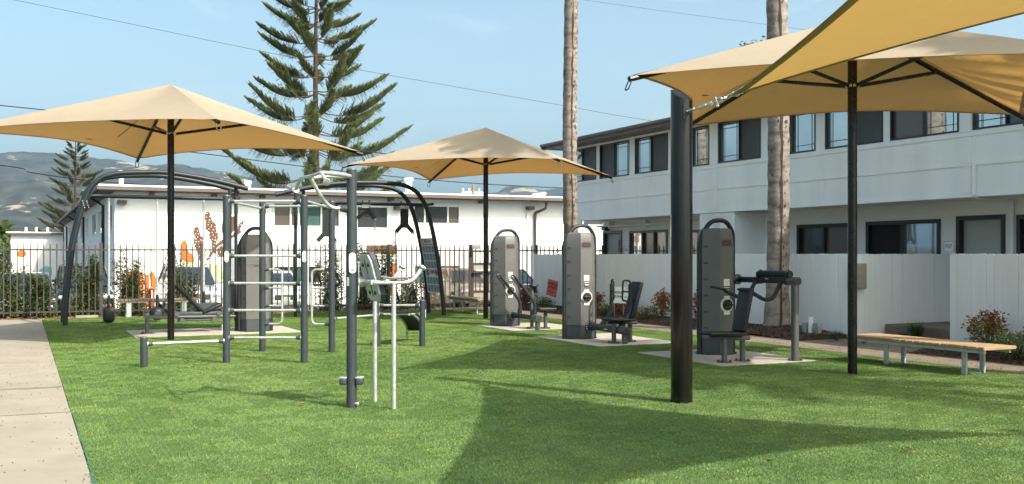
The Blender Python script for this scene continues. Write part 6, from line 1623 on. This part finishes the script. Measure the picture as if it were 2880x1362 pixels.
def frond(mb, c, az, el, L, droop, nl, lw, ll, rnd):
    d = V((cos(az), sin(az), 0)); s = V((-sin(az), cos(az), 0))
    def P(t): return c + d * (L * t * cos(el) * (1 - .15 * t)) + V((0, 0, L * (sin(el) * t - droop * t * t)))
    pts = [P(i / 6) for i in range(7)]; mb.tube(pts, [.035 * (1 - .8 * i / 6) for i in range(7)], 4, False)
    for i in range(nl):
        t = .12 + .88 * i / nl; p = P(t); tg = (P(t + .02) - P(t - .02)).normalized(); w = ll * (1 - .65 * abs(t - .45)) * rnd.uniform(.8, 1.1)
        for sd in (-1, 1):
            e = p + (tg * .55 + s * sd * .8 + V((0, 0, -.25 - .25 * rnd.random()))).normalized() * w; q_ = tg * lw
            mb.add([p - q_, p + q_, e], [(0, 1, 2)])
def palm(lbl, x, y, h, r0, r1, seed, detail=True, group='tall palms by the white fence', z0=.0, fr_n=30, fl=2.3, lean=.0, cat='tree'):
    rnd = random.Random(seed); root = thing('palm_tree', lbl, cat, (x, y, 0), 0, group); q = MB(); n = 60; rings = []
    for i in range(n + 1):
        t = i / n; z = -.1 + z0 + t * h; fl_ = .10 * math.exp(-t * h / .45)
        c = V((x + .05 * sin(t * 5 + seed) + lean * t, y + .05 * cos(t * 4 + seed), z)); rr = r0 + (r1 - r0) * t + fl_ + .008 * sin(i * 2.1 + seed)
        rings.append([c + V((cos(2 * pi * j / 24), sin(2 * pi * j / 24), 0)) * rr * (1 + .05 * noise.noise(V((cos(2 * pi * j / 24) * 1.3, sin(2 * pi * j / 24) * 1.3, z * .8 + seed)))) for j in range(24)])
    q.ring(rings); tk = part(root, 'trunk', q, 'palm_bark', ang=1.2)
    if detail:
        vd = V((-x, -y, 0)).normalized(); sd = V((-vd.y, vd.x, 0))
        def surf(u, z):
            t = (z + .1 - z0) / h; c = V((x + .05 * sin(t * 5 + seed) + lean * t, y + .05 * cos(t * 4 + seed), z)); rr = r0 + (r1 - r0) * t + .10 * math.exp(-t * h / .45)
            dd = vd * cos(u) + sd * sin(u); return c + dd * (rr * 1.035 + .006), dd
        q = MB(); prev = None; z = .15
        while z < h * .75:
            u = .28 + .10 * noise.noise(V((0, z * .9, seed))) + .07 * noise.noise(V((0, z * 3.3, seed + 3))); w = max(.004, .016 + .02 * noise.noise(V((4, z * 1.7, seed))))
            a, _ = surf(u - w / .2, z); b, _ = surf(u + w / .2, z)
            if prev: q.quad(prev[0], prev[1], b, a)
            prev = (a, b); z += .06
        part(tk, 'fissure', q, 'bark_dark', smooth=False)
        q = MB()
        for k in range(110):
            u = rnd.uniform(.35, 1.25) if rnd.random() < .75 else rnd.uniform(-1.2, .2); z = rnd.uniform(.6, h * .75); c, dd = surf(u, z); s2 = V((-dd.y, dd.x, 0)); hh = rnd.uniform(.015, .05); ww = rnd.uniform(.006, .018)
            q.add([c + s2 * ww * cos(2 * pi * j / 7) + V((0, 0, hh * sin(2 * pi * j / 7))) + dd * .003 for j in range(7)], [tuple(range(7))])
        part(tk, 'bark_pock', q, 'bark_dark', smooth=False, kind='stuff')
    top = V((x + .05 * sin(5 + seed) + lean, y + .05 * cos(4 + seed), h + z0 - .1)); q = MB()
    for i in range(fr_n):
        frond(q, top, 2.4 * i + rnd.uniform(-.2, .2), 1.35 - 1.9 * i / fr_n, fl * rnd.uniform(.85, 1.1), .25 + .3 * rnd.random(), 42, .03, .62 * fl / 2.3, rnd)
    part(root, 'crown', q, 'leaf_mid', smooth=False); return root
y1 = ox(1607, 800, 13.75).y; y2 = ox(2184, 900, 13.75).y
palm('tall bare palm trunk rising behind the middle grey machine', 13.75, y1, 11.5, .205, .19, 3)
palm('tall bare palm trunk in mulch behind the nearest grey machine', 13.75, y2, 11.0, .225, .195, 7)
palm('palm standing out of view to the right beyond the bench', 13.75, 6.2, 10.0, .22, .19, 5, False)
palm('palm standing out of view to the right of the viewer', 13.4, 1.0, 10.4, .22, .19, 9, False)
for lbl, px, py, Z, h, fl_, sd_ in (('feathery green palm at the far left edge behind the fence', 12, 642, 118, 3.6, 2.3, 12), ('bright green young palm beside the lane wall', 136, 662, 116, 3.2, 1.5, 14)):
    p = dep(px, py, Z); palm(lbl, p.x, p.y, p.z, .15, .12, sd_, False, 'distant young palms', -.5, 34, fl_)

# ================================================================== SHRUBS
def leaves(mb, rnd, c, size, up_=.3):
    a = rnd.uniform(0, 6.28); el = rnd.uniform(-.6, 1.0); d = V((cos(a) * cos(el), sin(a) * cos(el), sin(el))); s = d.cross(V((rnd.gauss(0, 1), rnd.gauss(0, 1), rnd.gauss(0, 1))))
    s = s.normalized() if s.length > .01 else V((1, 0, 0)); L = size * rnd.uniform(.7, 1.25); w = L * .28
    mb.add([c, c + d * L * .5 + s * w, c + d * L, c + d * L * .5 - s * w], [(0, 1, 2, 3)])
def shrub(name, lbl, c, rx, rz_, n, size, mats, seed, grp, cat='shrub', stems=9, wild=.25, par=None):
    rnd = random.Random(seed); c = V(c); root = thing(name, lbl, cat, c, 0, grp)
    q = MB(); tips = []
    for i in range(stems):
        a = rnd.uniform(0, 6.28); R = rx * rnd.uniform(.2, 1); h = rz_ * rnd.uniform(.7, 1.1); e = c + V((cos(a) * R, sin(a) * R, h)); m_ = c + V((cos(a) * R * .35, sin(a) * R * .35, h * .55)); q.tube([c, m_, e], [.009, .006, .002], 4, False); tips.append((m_, e))
    part(root, 'stem', q, 'twig')
    fol = [MB() for _ in mats]
    for k in range(n):
        if rnd.random() < wild:
            m_, e = rnd.choice(tips); p = m_.lerp(e, rnd.random() * 1.08) + V((rnd.gauss(0, .025), rnd.gauss(0, .025), rnd.gauss(0, .025)))
        else:
            while True:
                v = V((rnd.uniform(-1, 1), rnd.uniform(-1, 1), rnd.uniform(-1, 1)))
                if .25 < v.length < 1: break
            v *= 1 + .28 * noise.noise(v * 2.2 + V((seed, 0, 0))); p = c + V((v.x * rx, v.y * rx, rz_ * .5 + v.z * rz_ * .5))
        if p.z < c.z: p.z = c.z + .01
        hi = (p.z - c.z) / rz_; mi = min(len(mats) - 1, int(len(mats) * max(0, min(.999, hi * .75 + rnd.uniform(-.3, .35)))))
        leaves(fol[mi], rnd, p, size)
    for f_, m_ in zip(fol, mats):
        if f_.v: part(root, 'foliage', f_, m_, smooth=False, kind='stuff')
    return root
def at_bed(px, x): return V((x, ox(px, 900, x).y, mulch_z(x, ox(px, 900, x).y) - .01))
G = 'shrubs in the mulch bed'
ND = ('leaf_mid', 'leaf_orange', 'leaf_red')
shrub('nandina_shrub', 'large orange and green shrub against the fence left of the sail post', at_bed(1862, 13.85), .26, .66, 1100, .055, ('leaf_mid', 'leaf_orange', 'leaf_orange', 'leaf_red'), 1, G)
shrub('nandina_shrub', 'red leaved shrub half behind the black backrest', at_bed(1748, 13.8), .34, .40, 1000, .055, ('leaf_orange', 'leaf_red', 'leaf_red'), 2, G)
shrub('nandina_shrub', 'red shrub just right of the sail post', at_bed(1966, 13.85), .2, .7, 700, .055, ('leaf_red', 'leaf_red', 'leaf_orange'), 3, G)
shrub('nandina_shrub', 'thin red shrub beside the middle tower machine', at_bed(1680, 13.9), .2, .5, 500, .055, ('leaf_red', 'leaf_red'), 4, G)
shrub('nandina_shrub', 'dark red shrub behind the farthest grey machine', at_bed(1478, 13.7), .42, .6, 1100, .055, ('leaf_dark', 'leaf_red', 'leaf_red'), 5, G)
shrub('nandina_shrub', 'bronze and green shrub behind the end of the wooden bench', V((13.55, ox(2775, 980, 13.55).y, .08)), .33, .62, 1500, .055, ('leaf_mid', 'leaf_light', 'leaf_orange', 'leaf_red'), 6, G)
shrub('round_shrub', 'small round green shrub in front of the red sign', at_bed(1533, 13.5), .3, .34, 900, .04, ('leaf_dark', 'leaf_mid'), 7, G, wild=.05)
shrub('round_shrub', 'low green shrub behind the middle machine seat', at_bed(1704, 13.5), .3, .27, 900, .04, ('leaf_mid', 'leaf_light'), 8, G, wild=.05)
shrub('round_shrub', 'low leafy green shrub left of the large orange shrub', at_bed(1818, 13.45), .3, .29, 900, .04, ('leaf_mid', 'leaf_light'), 9, G, wild=.05)
shrub('round_shrub', 'green shrub at the right edge of the picture', V((13.35, ox(2872, 1000, 13.35).y, .06)), .36, .42, 1200, .045, ('leaf_mid', 'leaf_light'), 10, G, wild=.08)
def tuft(lbl, c, r, h, m_, n, seed):
    rnd = random.Random(seed); c = V(c); root = thing('grass_tuft', lbl, 'grass', c, 0, 'ornamental grass tufts'); q = MB()
    for k in range(n):
        a = rnd.uniform(0, 6.28); e = rnd.uniform(.2, 1.1); d = V((cos(a), sin(a), 0)); s = V((-sin(a), cos(a), 0)) * .0035; p = c + d * r * .12; L = h * rnd.uniform(.7, 1.15)
        m1_ = p + d * r * .4 * e + V((0, 0, L * .62)); t_ = p + d * r * e * 1.1 + V((0, 0, L * (1.05 - .35 * e))); q.add([p - s, p + s, m1_ + s, m1_ - s, t_], [(0, 1, 2, 3), (3, 2, 4)])
    part(root, 'blade', q, m_, smooth=False, kind='stuff')
for i, (px, x, r, h, m_, lbl) in enumerate(((2352, 13.5, .22, .2, 'leaf_blue', 'blue grey grass tuft left of the umbrella pole'), (2430, 13.5, .2, .2, 'leaf_blue', 'blue grey grass tuft just right of the umbrella pole'), (2576, 14.9, .34, .36, 'leaf_dark', 'dark green grass tuft beside the door step'), (2543, 14.6, .22, .2, 'leaf_blue', 'small blue grass tuft left of the dark grass tuft'),
                                              (2645, 13.5, .24, .22, 'leaf_blue', 'blue grey grass tuft behind the middle of the bench'))):
    y_ = ox(px, 950, x).y; tuft(lbl, (x, y_, .03), r, h, m_, 260, i + 31)
# climbers behind the iron fence
def climber(lbl, px, w, py_top, n, seed, spray=0, y=29.12):
    rnd = random.Random(seed); b = oy(px, 800, y); x = b.x; zt = oy(px, py_top, y).z; z0 = -.1; root = thing('fence_climber', lbl, 'shrub', (x, y, z0), 0, 'leafy shrubs behind the iron fence')
    q = MB(); st_ = []
    for i in range(11):
        tx = x + rnd.gauss(0, w * .42); h = (zt - z0) * rnd.uniform(.62, 1.0) + (spray * rnd.uniform(.2, 1) if i < 4 else 0); pts = spline([V((x + rnd.gauss(0, w * .18), y, z0)), V((x + (tx - x) * .5 + rnd.gauss(0, .05), y + rnd.gauss(0, .06), z0 + h * .5)), V((tx, y + rnd.gauss(0, .08), z0 + h))], 6); q.tube(pts, [.009 * (1 - .8 * k / (len(pts) - 1)) for k in range(len(pts))], 4, False); st_.append(pts)
    part(root, 'stem', q, 'twig'); fol = [MB(), MB(), MB()]
    for k in range(int(n * 2.6)):
        pts = rnd.choice(st_); t = rnd.random() ** 1.25; i = t * (len(pts) - 1); i0 = min(len(pts) - 2, int(i)); p = pts[i0].lerp(pts[i0 + 1], i - i0); sg = .17 * (1 - .8 * t) + .025
        leaves(fol[0 if rnd.random() < .5 else (1 if rnd.random() < .72 else 2)], rnd, p + V((rnd.gauss(0, sg), rnd.gauss(0, sg * .8), rnd.gauss(0, .05))), .062)
    for f_, m_ in zip(fol, ('leaf_dark', 'leaf_mid', 'leaf_light')): part(root, 'foliage', f_, m_, smooth=False, kind='stuff')
for i, (lbl, px, w, pt, n, sp_) in enumerate((('leafy climber behind the fence at the far left edge', 30, .75, 755, 2600, .5), ('leafy climber in front of the pale silver car', 112, .7, 765, 2600, .5), ('dense leafy climber in front of the black car', 245, .65, 735, 3000, .5),
        ('tall leafy climber behind the weathered bench', 368, .6, 730, 2600, .6), ('leafy climber with tall thin sprays in front of the silver crossover', 508, .5, 770, 2600, 1.35), ('leafy climber between the slate posts left of the pull-up post', 925, .5, 720, 2200, .8),
        ('leafy climber just right of the pull-up post', 1022, .45, 700, 2200, .5), ('bushy climber in front of the painted wall strip', 1075, .55, 690, 2600, .4), ('low leafy climber left of the curved arch legs', 1142, .4, 790, 1400, .3),
        ('sparse climber behind the information board', 1205, .3, 760, 900, .5), ('thin sprays of leaves above the farthest grey machine', 1432, .3, 720, 500, .9), ('thin leafy sprays above the white fence beside the palm', 1566, .45, 700, 1000, .7))):
    climber(lbl, px, w, pt, n, 60 + i, sp_)
# tree behind the flats, its top just over the right umbrella
tb_ = dep(2150, 190, 36)
rnd = random.Random(77); root = thing('garden_tree', 'green treetop showing above the right umbrella behind the flats', 'tree', (tb_.x, tb_.y, 0))
q = MB(); q.tube([V((tb_.x, tb_.y, -.1)), V((tb_.x + .1, tb_.y, 3)), V((tb_.x, tb_.y, tb_.z))], [.2, .15, .05], 8); part(root, 'trunk', q, 'pine_bark')
fol = [MB(), MB()]
for k in range(4200):
    a = rnd.uniform(0, 6.28); e = rnd.uniform(-.4, 1.5); R = rnd.uniform(.6, 1.05) * (1 + .25 * noise.noise(V((cos(a) * 2, sin(a) * 2, e * 2)))); p = V((tb_.x + 2.1 * R * cos(a) * cos(e), tb_.y + 2.1 * R * sin(a) * cos(e), tb_.z - .9 + 1.6 * R * sin(e))); leaves(fol[k % 2], rnd, p, .16)
for f_, m_ in zip(fol, ('leaf_dark', 'leaf_mid')): part(root, 'crown', f_, m_, smooth=False)
# hedge mass at the end of the lane
rnd = random.Random(78); q = MB()
for k in range(7000):
    px = rnd.uniform(-420, 175); Z = rnd.uniform(112, 122); p = dep(px, 700, Z); top = 1.5 + 1.6 * (.5 + .5 * noise.noise(V((px * .012, 0, 3)))) + .6 * noise.noise(V((px * .05, 1, 3))); p.z = -.6 + rnd.random() ** .6 * (top + 1.4); leaves(q, rnd, p, .5)
single('distant_hedge', q, 'leaf_mid', 'distant green trees massed at the end of the lane', 'hedge', kind='stuff', smooth=False)

# ================================================================== LITTER
rnd = random.Random(41); q = MB(); q2 = MB()
for k in range(420):
    y = rnd.uniform(5, 27.5); x = .44 - abs(rnd.gauss(0, .9)) if rnd.random() < .8 else .44 - rnd.random() * .06
    if x < -4.5: continue
    s = rnd.uniform(.004, .013); a = rnd.uniform(0, 3.14); u = V((cos(a), sin(a), rnd.uniform(0, .4))) * s; v = V((-sin(a), cos(a), 0)) * s * .5; c = V((x, y, .0165)); (q if k % 2 else q2).add([c - u - v, c + u - v * .4, c + u * .7 + v, c - u + v, c + V((0, 0, .006))], [(0, 1, 4), (1, 2, 4), (2, 3, 4), (3, 0, 4)])
for k in range(420):     # crumbs along the edge of the turf and on the right-hand path
    y = rnd.uniform(8, 24); x = 12.1 + abs(rnd.gauss(0, .35)) + .02; s = rnd.uniform(.008, .02); a = rnd.uniform(0, 3.14); u = V((cos(a), sin(a), 0)) * s; v = V((-sin(a), cos(a), 0)) * s * .5; c = V((x, y, .0175)); q2.add([c - u - v, c + u - v, c + u + v, c - u + v, c + V((0, 0, .006))], [(0, 1, 4), (1, 2, 4), (2, 3, 4), (3, 0, 4)])
single('path_litter', q, 'leaf_litter', 'scattered reddish brown leaf crumbs on the paths', 'litter', kind='stuff', smooth=False); single('path_litter', q2, 'litter_dark', 'scattered dark crumbs and twigs on the paths', 'litter', kind='stuff', smooth=False)
for i, (px, py) in enumerate(((745, 1336), (484, 1147), (527, 1014), (340, 1085), (1010, 994), (850, 1134), (1560, 1154), (2160, 1295), (1960, 1160), (640, 1100), (1430, 1155), (2560, 1262))):
    c = gp(px, py, .04); a = i * 1.3; s = .028 + .012 * (i % 3); u = V((cos(a), sin(a), .15)) * s; v = V((-sin(a), cos(a), .2)) * s * .45; m_ = MB(); m_.add([c - u, c + v + V((0, 0, .008)), c + u, c - v + V((0, 0, .01)), c - u * .1 + V((0, 0, -.004))], [(0, 1, 4), (1, 2, 4), (2, 3, 4), (3, 0, 4)])
    single('fallen_leaf', m_, 'leaf_orange' if i % 3 == 0 else 'leaf_litter', 'small dry brown leaf lying on the turf', 'leaf', 'dry leaves on the turf')

# ================================================================== AIR
q = MB(); q.box((-12600, -12600, -1.7), (12600, 12600, 760)); hz_ = single('haze', q, 'earth', 'pale blue sea haze over the valley', 'haze', kind='stuff', smooth=False)
m, n, l = _new('haze'); n.remove(n['Principled BSDF']); pv = n.new('ShaderNodeVolumePrincipled'); pv.inputs['Color'].default_value = (.50, .74, 1.0, 1); pv.inputs['Density'].default_value = 9.5e-5; pv.inputs['Anisotropy'].default_value = .5
l.new(pv.outputs[0], n['Material Output'].inputs['Volume']); hz_.data.materials.clear(); hz_.data.materials.append(m)
